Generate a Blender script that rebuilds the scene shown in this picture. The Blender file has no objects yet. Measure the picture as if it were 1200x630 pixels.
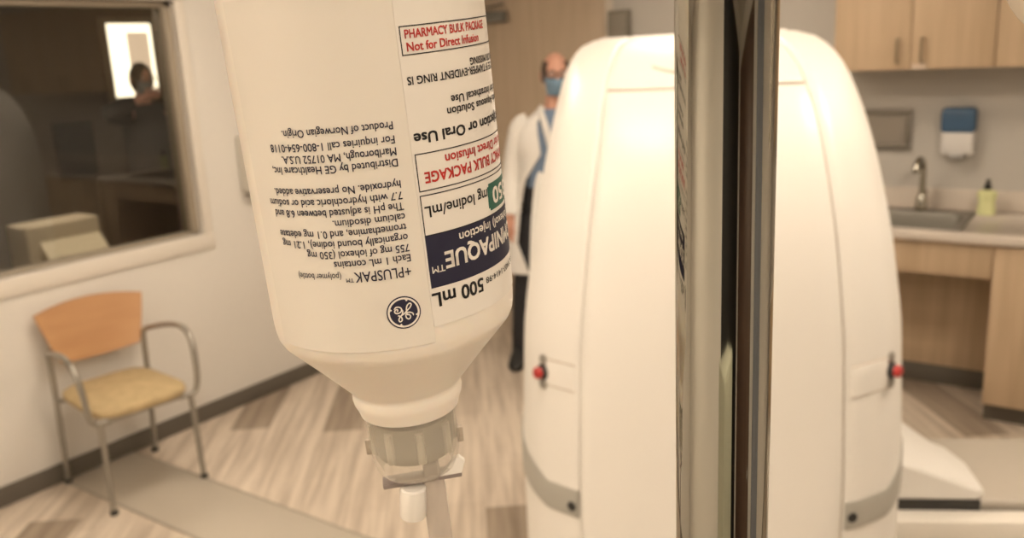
import bpy, bmesh, math, random
from math import sin, cos, pi, radians, sqrt
from mathutils import Vector, Matrix
random.seed(7)
SC = bpy.context.scene
COL = SC.collection

# ------------------------------------------------------------------ camera, world, exposure
cam_d = bpy.data.cameras.new('camera'); cam = bpy.data.objects.new('camera', cam_d); COL.objects.link(cam)
cam_d.sensor_width = 36.0; cam_d.lens = 31.05; cam_d.clip_start = 0.01; cam_d.clip_end = 60
RT = Vector((.82193755, .56759688, -.04745995)); UP = Vector((-.09679259, .22130511, .97038922)); FW = Vector((-.56129302, .79300557, -.23683815))
M = Matrix(((RT.x, UP.x, -FW.x, 0), (RT.y, UP.y, -FW.y, 0), (RT.z, UP.z, -FW.z, 1.8), (0, 0, 0, 1)))
cam.matrix_world = M
cam_d.dof.use_dof = True; cam_d.dof.focus_distance = 0.262; cam_d.dof.aperture_fstop = 17.0
SC.camera = cam
w = bpy.data.worlds.new('world'); SC.world = w; w.use_nodes = True
w.node_tree.nodes['Background'].inputs[0].default_value = (1, .86, .7, 1); w.node_tree.nodes['Background'].inputs[1].default_value = 0.25
SC.view_settings.view_transform = 'Standard'; SC.view_settings.look = 'None'
SC.view_settings.gamma = 1; SC.view_settings.use_curve_mapping = False
SC.view_settings.exposure = 1.54
WARM = (1.0, .82, .63)
LAMPS = [(-2.6, 2.2, 9.0), (-.75, .9, 6.5), (-1.5, 3.5, 7.0), (.95, -.6, 13.0), (-1.6, -.75, 13.0), (.45, 2.3, 12.0), (-4.95, 2.6, 10.0)]   # x, y, strength of each ceiling panel; rear pair and last added as fill

# ------------------------------------------------------------------ materials
MATS = {}
def mat(name, col, rough=.5, metal=0., var=.06, scale=12., bump=0., sub=0., spec=.5, coat=0., stretch=None, trans=0.):
    if name in MATS: return MATS[name]
    m = bpy.data.materials.new(name); m.use_nodes = True; nt = m.node_tree; b = nt.nodes['Principled BSDF']
    tc = nt.nodes.new('ShaderNodeTexCoord'); mp = nt.nodes.new('ShaderNodeMapping'); nz = nt.nodes.new('ShaderNodeTexNoise')
    nz.inputs['Scale'].default_value = scale; nz.inputs['Detail'].default_value = 4
    if stretch: mp.inputs['Scale'].default_value = stretch
    nt.links.new(tc.outputs['Object'], mp.inputs[0]); nt.links.new(mp.outputs[0], nz.inputs['Vector'])
    mx = nt.nodes.new('ShaderNodeMix'); mx.data_type = 'RGBA'
    lo = [max(0, c * (1 - var)) for c in col]; hi = [min(1, c * (1 + var)) for c in col]
    mx.inputs['A'].default_value = (*lo, 1); mx.inputs['B'].default_value = (*hi, 1)
    nt.links.new(nz.outputs['Fac'], mx.inputs['Factor']); nt.links.new(mx.outputs['Result'], b.inputs['Base Color'])
    b.inputs['Roughness'].default_value = rough; b.inputs['Metallic'].default_value = metal
    b.inputs['Specular IOR Level'].default_value = spec
    b.inputs['Coat Weight'].default_value = coat
    if sub: b.inputs['Subsurface Weight'].default_value = sub; b.inputs['Subsurface Radius'].default_value = (.01, .008, .006)
    if trans: b.inputs['Transmission Weight'].default_value = trans
    if bump:
        bp = nt.nodes.new('ShaderNodeBump'); bp.inputs['Strength'].default_value = bump; bp.inputs['Distance'].default_value = .002
        nt.links.new(nz.outputs['Fac'], bp.inputs['Height']); nt.links.new(bp.outputs[0], b.inputs['Normal'])
    MATS[name] = m
    if name == 'milky_bottle': b.inputs['Subsurface Radius'].default_value = (.03, .025, .02)
    return m
def mat_clear(name, col, fac, rough=.25):
    """translucent plastic: see-through and milky in the proportion fac"""
    m = bpy.data.materials.new(name); m.use_nodes = True; nt = m.node_tree; b = nt.nodes['Principled BSDF']; out = nt.nodes['Material Output']
    nz = nt.nodes.new('ShaderNodeTexNoise'); nz.inputs['Scale'].default_value = 60
    mx = nt.nodes.new('ShaderNodeMix'); mx.data_type = 'RGBA'; mx.inputs['A'].default_value = (*[c * .94 for c in col], 1); mx.inputs['B'].default_value = (*col, 1)
    nt.links.new(nz.outputs['Fac'], mx.inputs['Factor']); nt.links.new(mx.outputs['Result'], b.inputs['Base Color'])
    b.inputs['Roughness'].default_value = rough
    tr = nt.nodes.new('ShaderNodeBsdfTransparent'); ms = nt.nodes.new('ShaderNodeMixShader'); ms.inputs[0].default_value = fac
    nt.links.new(tr.outputs[0], ms.inputs[1]); nt.links.new(b.outputs[0], ms.inputs[2]); nt.links.new(ms.outputs[0], out.inputs['Surface'])
    MATS[name] = m
    return m
def mat_glass(name, tint=(.80, .80, .78)):
    m = bpy.data.materials.new(name); m.use_nodes = True; nt = m.node_tree; out = nt.nodes['Material Output']
    nt.nodes.remove(nt.nodes['Principled BSDF'])
    tr = nt.nodes.new('ShaderNodeBsdfTransparent'); tr.inputs[0].default_value = (*tint, 1)
    gl = nt.nodes.new('ShaderNodeBsdfGlossy'); gl.inputs['Roughness'].default_value = .01
    ms = nt.nodes.new('ShaderNodeMixShader'); ms.inputs[0].default_value = .075
    nt.links.new(tr.outputs[0], ms.inputs[1]); nt.links.new(gl.outputs[0], ms.inputs[2]); nt.links.new(ms.outputs[0], out.inputs['Surface'])
    MATS[name] = m
    return m
def mat_emit(name, col, s):
    m = bpy.data.materials.new(name); m.use_nodes = True; nt = m.node_tree; b = nt.nodes['Principled BSDF']
    b.inputs['Base Color'].default_value = (.8, .8, .8, 1)
    b.inputs['Emission Color'].default_value = (*col, 1); b.inputs['Emission Strength'].default_value = s
    MATS[name] = m
    return m
def mat_wood(name, c1, c2, scale=(1, 1, .06), sc=26., rough=.45):
    m = bpy.data.materials.new(name); m.use_nodes = True; nt = m.node_tree; b = nt.nodes['Principled BSDF']
    tc = nt.nodes.new('ShaderNodeTexCoord'); mp = nt.nodes.new('ShaderNodeMapping'); mp.inputs['Scale'].default_value = scale
    nz = nt.nodes.new('ShaderNodeTexNoise'); nz.inputs['Scale'].default_value = sc; nz.inputs['Detail'].default_value = 6
    cr = nt.nodes.new('ShaderNodeValToRGB'); cr.color_ramp.elements[0].position = .35; cr.color_ramp.elements[1].position = .7
    cr.color_ramp.elements[0].color = (*c1, 1); cr.color_ramp.elements[1].color = (*c2, 1)
    nt.links.new(tc.outputs['Object'], mp.inputs[0]); nt.links.new(mp.outputs[0], nz.inputs['Vector']); nt.links.new(nz.outputs['Fac'], cr.inputs[0]); nt.links.new(cr.outputs[0], b.inputs['Base Color'])
    b.inputs['Roughness'].default_value = rough
    MATS[name] = m
    return m
DARK_PLANKS = [(4.17, 5.09, .595, .795), (4.27, 5.19, 1.08, 1.28), (2.37, 3.29, -.19, 0), (2.52, 3.445, 1.68, 1.90), (3.62, 4.40, -2.42, -2.21)]
def mat_floor():
    m = bpy.data.materials.new('vinyl_plank'); m.use_nodes = True; nt = m.node_tree; b = nt.nodes['Principled BSDF']; N = nt.nodes.new; Lk = nt.links.new
    tc = N('ShaderNodeTexCoord'); mp = N('ShaderNodeMapping'); mp.inputs['Rotation'].default_value = (0, 0, radians(-128)); mp.inputs['Location'].default_value = (0, 0, 0)
    Lk(tc.outputs['Object'], mp.inputs[0])
    br = N('ShaderNodeTexBrick'); br.offset = .37; br.offset_frequency = 2; br.inputs['Scale'].default_value = 1; br.inputs['Brick Width'].default_value = .92; br.inputs['Row Height'].default_value = .2
    br.inputs['Mortar Size'].default_value = .001; br.inputs['Mortar Smooth'].default_value = .1; br.inputs['Bias'].default_value = 0
    br.inputs['Color1'].default_value = (.60, .53, .45, 1); br.inputs['Color2'].default_value = (.72, .645, .56, 1); br.inputs['Mortar'].default_value = (.45, .39, .33, 1)
    Lk(mp.outputs[0], br.inputs['Vector'])
    # planks of the darker sort: u along the plank, v across
    sx = N('ShaderNodeSeparateXYZ'); Lk(mp.outputs[0], sx.inputs[0]); last = None
    for u0, u1, v0, v1 in DARK_PLANKS:
        msk = None
        for sock, lo, hi in ((sx.outputs[0], u0, u1), (sx.outputs[1], v0, v1)):
            c = N('ShaderNodeMath'); c.operation = 'COMPARE'; Lk(sock, c.inputs[0]); c.inputs[1].default_value = (lo + hi) / 2; c.inputs[2].default_value = (hi - lo) / 2
            if msk: q = N('ShaderNodeMath'); q.operation = 'MULTIPLY'; Lk(msk, q.inputs[0]); Lk(c.outputs[0], q.inputs[1]); msk = q.outputs[0]
            else: msk = c.outputs[0]
        if last: q = N('ShaderNodeMath'); q.operation = 'MAXIMUM'; Lk(last, q.inputs[0]); Lk(msk, q.inputs[1]); last = q.outputs[0]
        else: last = msk
    tone = N('ShaderNodeMix'); tone.data_type = 'RGBA'; tone.inputs['B'].default_value = (.37, .31, .25, 1); Lk(last, tone.inputs['Factor']); Lk(br.outputs['Color'], tone.inputs['A'])
    # long soft streaks that run with the plank
    mp2 = N('ShaderNodeMapping'); mp2.inputs['Scale'].default_value = (.9, 15, 1); Lk(mp.outputs[0], mp2.inputs[0])
    nz = N('ShaderNodeTexNoise'); nz.inputs['Scale'].default_value = 1.5; nz.inputs['Detail'].default_value = 5; nz.inputs['Roughness'].default_value = .6; Lk(mp2.outputs[0], nz.inputs['Vector'])
    cr = N('ShaderNodeValToRGB'); cr.color_ramp.elements[0].position = .36; cr.color_ramp.elements[0].color = (.73, .70, .67, 1); cr.color_ramp.elements[1].position = .6; cr.color_ramp.elements[1].color = (1.08, 1.07, 1.05, 1)
    Lk(nz.outputs['Fac'], cr.inputs[0])
    mu = N('ShaderNodeMix'); mu.data_type = 'RGBA'; mu.blend_type = 'MULTIPLY'; mu.inputs['Factor'].default_value = 1
    Lk(tone.outputs['Result'], mu.inputs['A']); Lk(cr.outputs[0], mu.inputs['B'])
    Lk(mu.outputs['Result'], b.inputs['Base Color']); b.inputs['Roughness'].default_value = .42; b.inputs['Specular IOR Level'].default_value = .45
    MATS['vinyl_plank'] = m
    return m

# ------------------------------------------------------------------ mesh helpers
class MB:
    def __init__(s): s.v = []; s.f = []; s.m = []; s.cur = 0
    def add(s, vs, fs, mi=None):
        o = len(s.v); s.v += [tuple(p) for p in vs]
        for q in fs: s.f.append([i + o for i in q]); s.m.append(s.cur if mi is None else mi)
        return s
    def box(s, x0, x1, y0, y1, z0, z1, bev=0., seg=2, M4=None):
        bm = bmesh.new(); bmesh.ops.create_cube(bm, size=1)
        for v in bm.verts:
            v.co = Vector((x0 + (v.co.x + .5) * (x1 - x0), y0 + (v.co.y + .5) * (y1 - y0), z0 + (v.co.z + .5) * (z1 - z0)))
        if bev: bmesh.ops.bevel(bm, geom=bm.edges[:], offset=bev, segments=seg, affect='EDGES', profile=.5)
        if M4: bm.transform(M4)
        bm.verts.index_update(); s.add([v.co[:] for v in bm.verts], [[v.index for v in f.verts] for f in bm.faces]); bm.free()
        return s
    def tube(s, pts, r, n=12, smooth=0, closed=False):
        pts = [Vector(p) for p in pts]; rs = r if isinstance(r, (list, tuple)) else [r] * len(pts)
        if smooth:
            P = []; Rr = []
            L = len(pts); rng = L if closed else L - 1
            for i in range(rng):
                g = (lambda k: pts[k % L]) if closed else (lambda k: pts[max(0, min(L - 1, k))])
                p0, p1, p2, p3 = g(i - 1), g(i), g(i + 1), g(i + 2)
                for k in range(smooth):
                    t = k / smooth
                    P.append(.5 * ((2 * p1) + (p2 - p0) * t + (2 * p0 - 5 * p1 + 4 * p2 - p3) * t * t + (3 * p1 - p0 - 3 * p2 + p3) * t ** 3))
                    Rr.append(rs[i % L] * (1 - t) + rs[(i + 1) % L] * t)
            if not closed: P.append(pts[-1]); Rr.append(rs[-1])
            pts, rs = P, Rr
        L = len(pts); vs = []; up = None
        for i, p in enumerate(pts):
            a = pts[(i - 1) % L] if (closed or i > 0) else p; b = pts[(i + 1) % L] if (closed or i < L - 1) else p
            t = (b - a).normalized()
            if up is None:
                up = Vector((0, 0, 1)) if abs(t.z) < .9 else Vector((1, 0, 0))
            x = (up - t * up.dot(t)).normalized(); y = t.cross(x); up = x
            for k in range(n): vs.append(p + (x * cos(2 * pi * k / n) + y * sin(2 * pi * k / n)) * rs[i])
        fs = []
        for i in range(L if closed else L - 1):
            for k in range(n):
                j = (i + 1) % L; fs.append([i * n + k, i * n + (k + 1) % n, j * n + (k + 1) % n, j * n + k])
        if not closed: fs.append(list(range(n))[::-1]); fs.append([(L - 1) * n + k for k in range(n)])
        return s.add(vs, fs)
    def lathe(s, prof, n=48, o=(0, 0, 0), ax=(0, 0, 1), cap=True):
        """profile = (r, h) along the axis ax from o"""
        o = Vector(o); ax = Vector(ax).normalized(); x = Vector((1, 0, 0)) if abs(ax.x) < .9 else Vector((0, 1, 0))
        x = (x - ax * x.dot(ax)).normalized(); y = ax.cross(x); vs = []
        for r, h in prof:
            for k in range(n): vs.append(o + ax * h + (x * cos(2 * pi * k / n) + y * sin(2 * pi * k / n)) * r)
        fs = []
        for i in range(len(prof) - 1):
            for k in range(n): fs.append([i * n + k, i * n + (k + 1) % n, (i + 1) * n + (k + 1) % n, (i + 1) * n + k])
        if cap: fs.append(list(range(n))[::-1]); fs.append([(len(prof) - 1) * n + k for k in range(n)])
        return s.add(vs, fs)
    def rings(s, rings, cap=True, closed=True):
        n = len(rings[0]); vs = [p for r in rings for p in r]; fs = []
        for i in range(len(rings) - 1):
            for k in range(n if closed else n - 1): fs.append([i * n + k, i * n + (k + 1) % n, (i + 1) * n + (k + 1) % n, (i + 1) * n + k])
        if cap: fs.append(list(range(n))[::-1]); fs.append([(len(rings) - 1) * n + k for k in range(n)])
        return s.add(vs, fs)
    def ellipsoid(s, c, rx, ry, rz, nu=24, nv=14, M4=None):
        vs = []; fs = []
        for j in range(nv + 1):
            a = -pi / 2 + pi * j / nv
            for k in range(nu):
                p = Vector((rx * cos(a) * cos(2 * pi * k / nu), ry * cos(a) * sin(2 * pi * k / nu), rz * sin(a)))
                if M4: p = M4 @ p
                vs.append(Vector(c) + p)
        for j in range(nv):
            for k in range(nu): fs.append([j * nu + k, j * nu + (k + 1) % nu, (j + 1) * nu + (k + 1) % nu, (j + 1) * nu + k])
        return s.add(vs, fs)
    def build(s, name, mats, parent=None, smooth=True, angle=35, merge=True):
        me = bpy.data.meshes.new(name); me.from_pydata(s.v, [], s.f)
        for m in (mats if isinstance(mats, (list, tuple)) else [mats]): me.materials.append(m)
        for p, i in zip(me.polygons, s.m): p.material_index = i
        bm = bmesh.new(); bm.from_mesh(me)
        if merge: bmesh.ops.remove_doubles(bm, verts=bm.verts, dist=1e-6)
        bmesh.ops.recalc_face_normals(bm, faces=bm.faces)
        if smooth:
            for f in bm.faces: f.smooth = True
            for e in bm.edges:
                if len(e.link_faces) == 2 and e.calc_face_angle(0) > radians(angle): e.smooth = False
        bm.to_mesh(me); bm.free()
        o = bpy.data.objects.new(name, me); COL.objects.link(o)
        if parent: o.parent = parent
        return o
def tag(o, label, cat, group=None):
    o['label'] = label; o['category'] = cat
    if group: o['group'] = group
    return o
def thing(name, label, cat, loc=(0, 0, 0), rz=0., group=None):
    o = bpy.data.objects.new(name, None); COL.objects.link(o); o.empty_display_size = .05
    o.location = loc; o.rotation_euler = (0, 0, rz)
    return tag(o, label, cat, group)
def struct(o): o['kind'] = 'structure'; return o
def copy_tree(o, parent=None):
    c = o.copy(); COL.objects.link(c)
    if parent: c.parent = parent
    for ch in list(o.children): copy_tree(ch, c)
    return c
def boolean(o, cutter):
    md = o.modifiers.new('cut', 'BOOLEAN'); md.operation = 'DIFFERENCE'; md.object = cutter; md.solver = 'EXACT'
    bpy.context.view_layer.update()
    dg = bpy.context.evaluated_depsgraph_get(); me = bpy.data.meshes.new_from_object(o.evaluated_get(dg))
    o.modifiers.clear(); old = o.data; o.data = me; me.name = o.name; bpy.data.meshes.remove(old)
def drop(o): me = o.data; bpy.data.objects.remove(o); bpy.data.meshes.remove(me)

WHITE = mat('white_plastic', (.84, .83, .80), .38, var=.015, scale=3)
WALLM = mat('wall_paint', (.75, .73, .695), .75, var=.02, scale=40, bump=.05)
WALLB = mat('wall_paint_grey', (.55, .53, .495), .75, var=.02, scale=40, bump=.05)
CEIL = mat('ceiling_tile', (.8, .79, .77), .9, var=.03, scale=60, bump=.1)
BASEM = mat('rubber_base', (.135, .12, .10), .6, var=.08)
MAPLE = mat_wood('maple_laminate', (.50, .375, .245), (.60, .46, .315))
MAPLED = mat_wood('maple_door', (.50, .40, .29), (.57, .46, .345))
CHROME = mat('chrome', (.46, .445, .395), .045, 1., var=.01)
STEEL = mat('brushed_steel', (.48, .47, .45), .3, 1., var=.08, scale=60)
GREYM = mat('grey_metal', (.36, .35, .32), .4, .6, var=.05)
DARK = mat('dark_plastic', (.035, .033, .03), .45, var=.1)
BLACK = mat('black_rubber', (.02, .02, .02), .6, var=.1)
DGREY = mat('dark_grey_plastic', (.16, .155, .14), .5, var=.06)

# ------------------------------------------------------------------ room shell
XL, YB, XR, YR, ZC = -3.86, 5.0, 2.7, -1.9, 2.75
struct(MB().box(-7.1, XR + .1, YR - .1, YB + .1, -.08, 0).build('floor', mat_floor(), smooth=False))
struct(MB().box(-7.1, XR + .1, YR - .1, YB + .1, ZC, ZC + .08).build('ceiling', CEIL, smooth=False))
WY0, WY1, WZ0, WZ1 = .55, 2.735, .975, 2.125
wl = MB(); T = .12
wl.box(XL - T, XL, YR, WY0, 0, ZC); wl.box(XL - T, XL, WY1, YB, 0, ZC); wl.box(XL - T, XL, WY0, WY1, 0, WZ0); wl.box(XL - T, XL, WY0, WY1, WZ1, ZC)
struct(wl.build('wall_left', WALLM, smooth=False))
DX0, DX1, DZ = -3.69, -2.735, 2.16
wb = MB(); wb.box(XL - T, DX0 - .05, YB, YB + .1, 0, ZC); wb.box(DX1 + .05, XR, YB, YB + .1, 0, ZC); wb.box(DX0 - .05, DX1 + .05, YB, YB + .1, DZ + .05, ZC)
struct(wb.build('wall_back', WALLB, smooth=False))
struct(MB().box(XR, XR + .1, YR, YB + .1, 0, ZC).build('wall_right', WALLM, smooth=False))
# the wall behind the camera, dark door added so the chrome pole reflects a stripe
RD0, RD1, RDZ = .52, 2.5, 2.66
wr = MB(); wr.box(XL - T, RD0, YR - .1, YR, 0, ZC); wr.box(RD1, XR + .1, YR - .1, YR, 0, ZC); wr.box(RD0, RD1, YR - .1, YR, RDZ, ZC)
struct(wr.build('wall_rear', WALLM, smooth=False))
d2 = MB().box(RD0, RD1, YR - .09, YR - .045, 0, RDZ).build('added_dark_door', mat('pole_stripe_dark', (.012, .011, .010), .6, var=.1)); struct(d2)
MB().tube([(RD0 + .1, YR - .045, 1), (RD0 + .1, YR, 1), (RD0 + .22, YR, 1)], .011).build('door_handle', STEEL, d2)
d3 = MB().box(XR - .03, XR - .0, -1.85, -.05, .005, 2.6, .003).build('added_brown_door', mat_wood('pole_stripe_brown', (.09, .055, .04), (.13, .08, .055))); struct(d3)  # unseen, added for a brown stripe in the pole's reflection
MB().tube([(XR - .03, -.15, 1), (XR - .08, -.15, 1), (XR - .08, -.27, 1)], .011).build('door_handle', STEEL, d3)
# baseboards
struct(MB().box(XL, XL + .012, YR, YB, 0, .09, .003).build('baseboard_left', BASEM))
struct(MB().box(DX1 + .06, -1.42, YB - .012, YB, 0, .1, .003).build('baseboard_back', BASEM))
struct(MB().box(XR - .012, XR, YR, YB, 0, .1, .003).build('baseboard_right', BASEM))
# door to the corridor
fr = MB(); fr.box(DX0 - .05, DX0, YB - .015, YB + .1, 0, DZ + .05, .004); fr.box(DX1, DX1 + .05, YB - .015, YB + .1, 0, DZ + .05, .004); fr.box(DX0, DX1, YB - .015, YB + .1, DZ, DZ + .05, .004)
dr = MB().box(DX0 + .003, DX1 - .003, YB + .005, YB + .05, .008, DZ - .003, .003).build('door_1', MAPLED); struct(dr)
fr.build('door_frame', mat('door_frame_paint', (.66, .60, .52), .5, var=.02), dr)
cl = MB(); cl.box(-3.66, -3.475, YB - .055, YB + .004, 2.005, 2.075, .012); cl.tube([(-3.64, YB - .04, 2.075), (-3.64, YB - .05, 2.10), (-3.5, YB - .012, 2.12)], .007); cl.build('door_closer', DGREY, dr)
lv = MB(); lv.lathe([(.028, 0), (.028, .012)], 20, (DX1 - .08, YB + .005, 1.0), (0, -1, 0)); lv.tube([(DX1 - .08, YB, 1.0), (DX1 - .08, YB - .05, 1.0), (DX1 - .19, YB - .05, 1.0)], .009); lv.build('door_handle', STEEL, dr)
# cover strip of the floor duct that runs from the left wall
fs = MB().box(XL + .012, -1.75, 1.83, 2.165, 0, .004, .0015).build('trim_1', mat('duct_cover', (.52, .475, .405), .4, var=.03, scale=30)); struct(fs)
ed = MB(); ed.box(XL + .012, -1.75, 1.820, 1.830, 0, .0045); ed.box(XL + .012, -1.75, 2.165, 2.175, 0, .0045); ed.build('edge_strip', mat('duct_edge', (.36, .325, .275), .45, var=.05), fs, smooth=False)

# window to the control room
GLASS = mat_glass('window_glass')
TRIMM = mat('window_trim_paint', (.76, .72, .66), .5, var=.02)
win = MB(); e = .014
win.box(XL - .01, XL + e, WY0 - .055, WY1 + .055, WZ0 - .078, WZ0, .004); win.box(XL - .01, XL + e, WY0 - .055, WY1 + .055, WZ1, WZ1 + .06, .004)
win.box(XL - .01, XL + e * .5, WY0 - .055, WY0, WZ0, WZ1, .004); win.box(XL - .01, XL + e * .5, WY1, WY1 + .055, WZ0, WZ1, .004)
wo = win.build('window_1', TRIMM); struct(wo)
jf = MB(); jx0, jx1 = XL - T, XL - .03; q = .04
jf.box(jx0, jx1, WY0, WY0 + q, WZ0, WZ1, .003); jf.box(jx0, jx1, WY1 - q, WY1, WZ0, WZ1, .003); jf.box(jx0, jx1, WY0, WY1, WZ0, WZ0 + .014, .003); jf.box(jx0, jx1, WY0, WY1, WZ1 - .03, WZ1, .003)
jf.build('window_frame', mat('bronze_frame', (.36, .315, .25), .5, .2, var=.05), wo)
MB().box(XL - .075, XL - .067, WY0 + q, WY1 - q, WZ0 + .014, WZ1 - .03).build('window_pane', GLASS, wo, smooth=False)

# control room behind the window
CRX0, CRY0, CRY1 = -6.95, -.2, 4.95
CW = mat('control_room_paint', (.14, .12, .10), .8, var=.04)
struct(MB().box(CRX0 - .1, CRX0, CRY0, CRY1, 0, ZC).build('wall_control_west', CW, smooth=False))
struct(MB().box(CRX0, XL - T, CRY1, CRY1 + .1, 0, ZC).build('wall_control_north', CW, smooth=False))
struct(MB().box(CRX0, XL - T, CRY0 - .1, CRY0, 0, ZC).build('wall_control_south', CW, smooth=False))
w2 = MB(); w2.box(CRX0, CRX0 + .03, 4.19, 4.25, 1.55, 2.24, .004); w2.box(CRX0, CRX0 + .03, 4.66, 4.72, 1.55, 2.24, .004); w2.box(CRX0, CRX0 + .03, 4.25, 4.66, 2.19, 2.24, .004); w2.box(CRX0, CRX0 + .03, 4.25, 4.66, 1.55, 1.6, .004)
w2 = w2.build('window_2', mat('dim_frame', (.30, .25, .19), .6, var=.04)); struct(w2)
MB().box(CRX0, CRX0 + .012, 4.25, 4.66, 1.60, 2.19).build('lit_pane', mat_emit('lit_pane', (1, .86, .62), 1.25), w2, smooth=False)
pb = MB(); pb.box(CRX0 + .012, CRX0 + .022, 4.42, 4.62, 1.60, 2.12, .002); pb.build('blind', mat_emit('backlit_blind', (.85, .62, .42), .42), w2)

# ------------------------------------------------------------------ ceiling lamps
lm = mat('lamp_frame', (.75, .74, .72), .5, var=.02)
for i, (x, y, st) in enumerate(LAMPS):
    t = thing('ceiling_light', 'unseen square recessed ceiling panel light', 'light', (x, y, ZC - .03), 0, 'ceiling panel lights')
    f = MB(); f.box(-.3, .3, -.3, -.28, 0, .03); f.box(-.3, .3, .28, .3, 0, .03); f.box(-.3, -.28, -.28, .28, 0, .03); f.box(.28, .3, -.28, .28, 0, .03); f.build('frame', lm, t, smooth=False)
    MB().box(-.28, .28, -.28, .28, .008, .03).build('diffuser', mat_emit('diffuser_%d' % i, WARM, st), t, smooth=False)

sc_ = thing('added_cabinet', 'grey green metal cabinet added unseen behind the camera for the pole to reflect', 'cabinet', (.60, -1.05, 0), radians(-20))  # unseen; added for the greenish stripe low in the pole's reflection
GG = mat('grey_green_paint', (.42, .43, .34), .5, var=.02)
MB().box(-.34, .34, -.2, .2, .06, 1.60, .006).build('body', GG, sc_); MB().box(-.33, .33, -.18, .18, 0, .06).build('plinth', BLACK, sc_)
for k in (0, 1):
    d = MB().box(-.335 + .337 * k, -.002 + .337 * k, .2, .218, .07, 1.59, .003).build('door', GG, sc_)
    MB().tube([(-.03 + .06 * k, .218, .85), (-.03 + .06 * k, .24, .86), (-.03 + .06 * k, .24, .98), (-.03 + .06 * k, .218, .99)], .006).build('handle', STEEL, d)
lk = thing('added_locker', 'tall blue grey cupboard added unseen at the right wall for the pole to reflect', 'added_locker', (XR - .22, .75, 0))  # out of view, added only to give the pole a blue grey stripe
BG_ = mat('blue_grey_paint', (.20, .22, .26), .45, var=.03)
MB().box(-.2, .2, -.4, .4, .05, 2.5, .006).build('body', BG_, lk)
for k in (0, 1): MB().box(-.216, -.2, -.395 + .397 * k, -.002 + .397 * k, .06, 2.49, .003).build('door', BG_, lk)
MB().box(-.18, .18, -.38, .38, 0, .05).build('plinth', BLACK, lk)

# ------------------------------------------------------------------ CT gantry
AZ = radians(28.5); GX, GY = -1.081, 2.429
gan = thing('ct_scanner', 'large cream white ring-shaped scanner seen from its side behind the chrome pole', 'medical scanner', (GX, GY, 0), AZ)
PLN = [(-1, 0), (-1, .35), (-1, .70), (-.965, .80), (-.88, .875), (-.74, .93), (-.6, .965), (-.3, .992), (0, 1), (.3, .992), (.6, .965), (.74, .93), (.88, .875), (.965, .80), (1, .70), (1, .35), (1, 0)]
PFULL = [(a, -b) for a, b in PLN] + [(a, b) for a, b in PLN[15:0:-1]]       # near side towards local -y
GH = 1.828
ZK = [0, .3, .6, .9, 1.2, 1.4, 1.6, 1.71, 1.755, 1.785, 1.81, GH]; AK = [.432, .434, .437, .437, .421, .392, .353, .326, .312, .298, .275, .23]
def lerp(x, xs, ys):
    if x <= xs[0]: return ys[0]
    for i in range(len(xs) - 1):
        if x <= xs[i + 1]:
            t = (x - xs[i]) / (xs[i + 1] - xs[i]); return ys[i] + (ys[i + 1] - ys[i]) * t
    return ys[-1]
def gA(z): return sum(lerp(z + d, ZK, AK) for d in (-.03, -.015, 0, .015, .03)) / 5 if z < 1.7 else lerp(z, ZK, AK)
def gB(z):
    if z < .9: return .93 * (1 - .06 * ((.9 - z) / .9) ** 2)
    t = min(1, (z - .9) / (GH + .006 - .9)); return .93 * max(1 - t ** 4.2, 0) ** (1 / 4.2)
def plan(u):
    n = len(PFULL); i = int(math.floor(u)); t = u - i
    p0, p1, p2, p3 = [PFULL[k % n] for k in (i - 1, i, i + 1, i + 2)]
    r = []
    for c in (0, 1):
        a, b_, c_, d = p0[c], p1[c], p2[c], p3[c]
        r.append(.5 * (2 * b_ + (c_ - a) * t + (2 * a - 5 * b_ + 4 * c_ - d) * t * t + (3 * b_ - a - 3 * c_ + d) * t ** 3))
    return r
def gS0(u, z):
    a, b_ = plan(u); return Vector((a * gA(z), b_ * gB(z), z))
def gN(u, z):
    du = gS0(u + .02, z) - gS0(u - .02, z); z1 = min(z + .004, GH); z0 = max(z - .004, 0); dz = gS0(u, z1) - gS0(u, z0)
    return du.cross(dz).normalized()
def gS(u, z, off=0.): return gS0(u, z) + gN(u, z) * off
def u_at(a):          # near-side parameter where a/A has this value
    lo, hi = 2.0, 14.0
    for _ in range(40):
        md = (lo + hi) / 2
        if plan(md)[0] < a: lo = md
        else: hi = md
    return lo
def zlist(z0, z1, nz):
    return [z0 + (z1 - z0) * (1 - (1 - k / nz) ** 1.5) for k in range(nz + 1)]
def patch(mb, u0, u1, z0, z1, off, th, nu=24, nz=24, edge=.004):
    us = [u0 + (u1 - u0) * i / nu for i in range(nu + 1)]; zs = zlist(z0, z1, nz)
    ins = lambda i, n: (i == 0 or i == n)
    O = [[gS(u, z, off - (edge if ins(i, nu) or ins(j, nz) else 0)) for i, u in enumerate(us)] for j, z in enumerate(zs)]
    I = [[gS(u, z, off - th) for u in us] for z in zs]
    n = nu + 1; vs = [p for r in O for p in r] + [p for r in I for p in r]; k0 = n * (nz + 1); fs = []
    for j in range(nz):
        for i in range(nu):
            a = j * n + i; fs.append([a, a + 1, a + n + 1, a + n]); fs.append([k0 + a, k0 + a + n, k0 + a + n + 1, k0 + a + 1])
    for i in range(nu):
        fs.append([i, k0 + i, k0 + i + 1, i + 1]); a = nz * n + i; fs.append([a, a + 1, k0 + a + 1, k0 + a])
    for j in range(nz):
        a = j * n; fs.append([a, a + n, k0 + a + n, k0 + a]); a = j * n + nu; fs.append([a, k0 + a, k0 + a + n, a + n])
    mb.add(vs, fs); return mb
SEAM = mat('panel_gap', (.50, .44, .37), .6, var=.03)
core = MB(); zz = zlist(.03, GH - .008, 40); core.rings([[gS(32 * i / 128, z, -.009) for i in range(128)] for z in zz])
core = core.build('inner_frame', SEAM, gan)
g_ = .028; uL, uR = u_at(-.675), u_at(.597)
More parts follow.
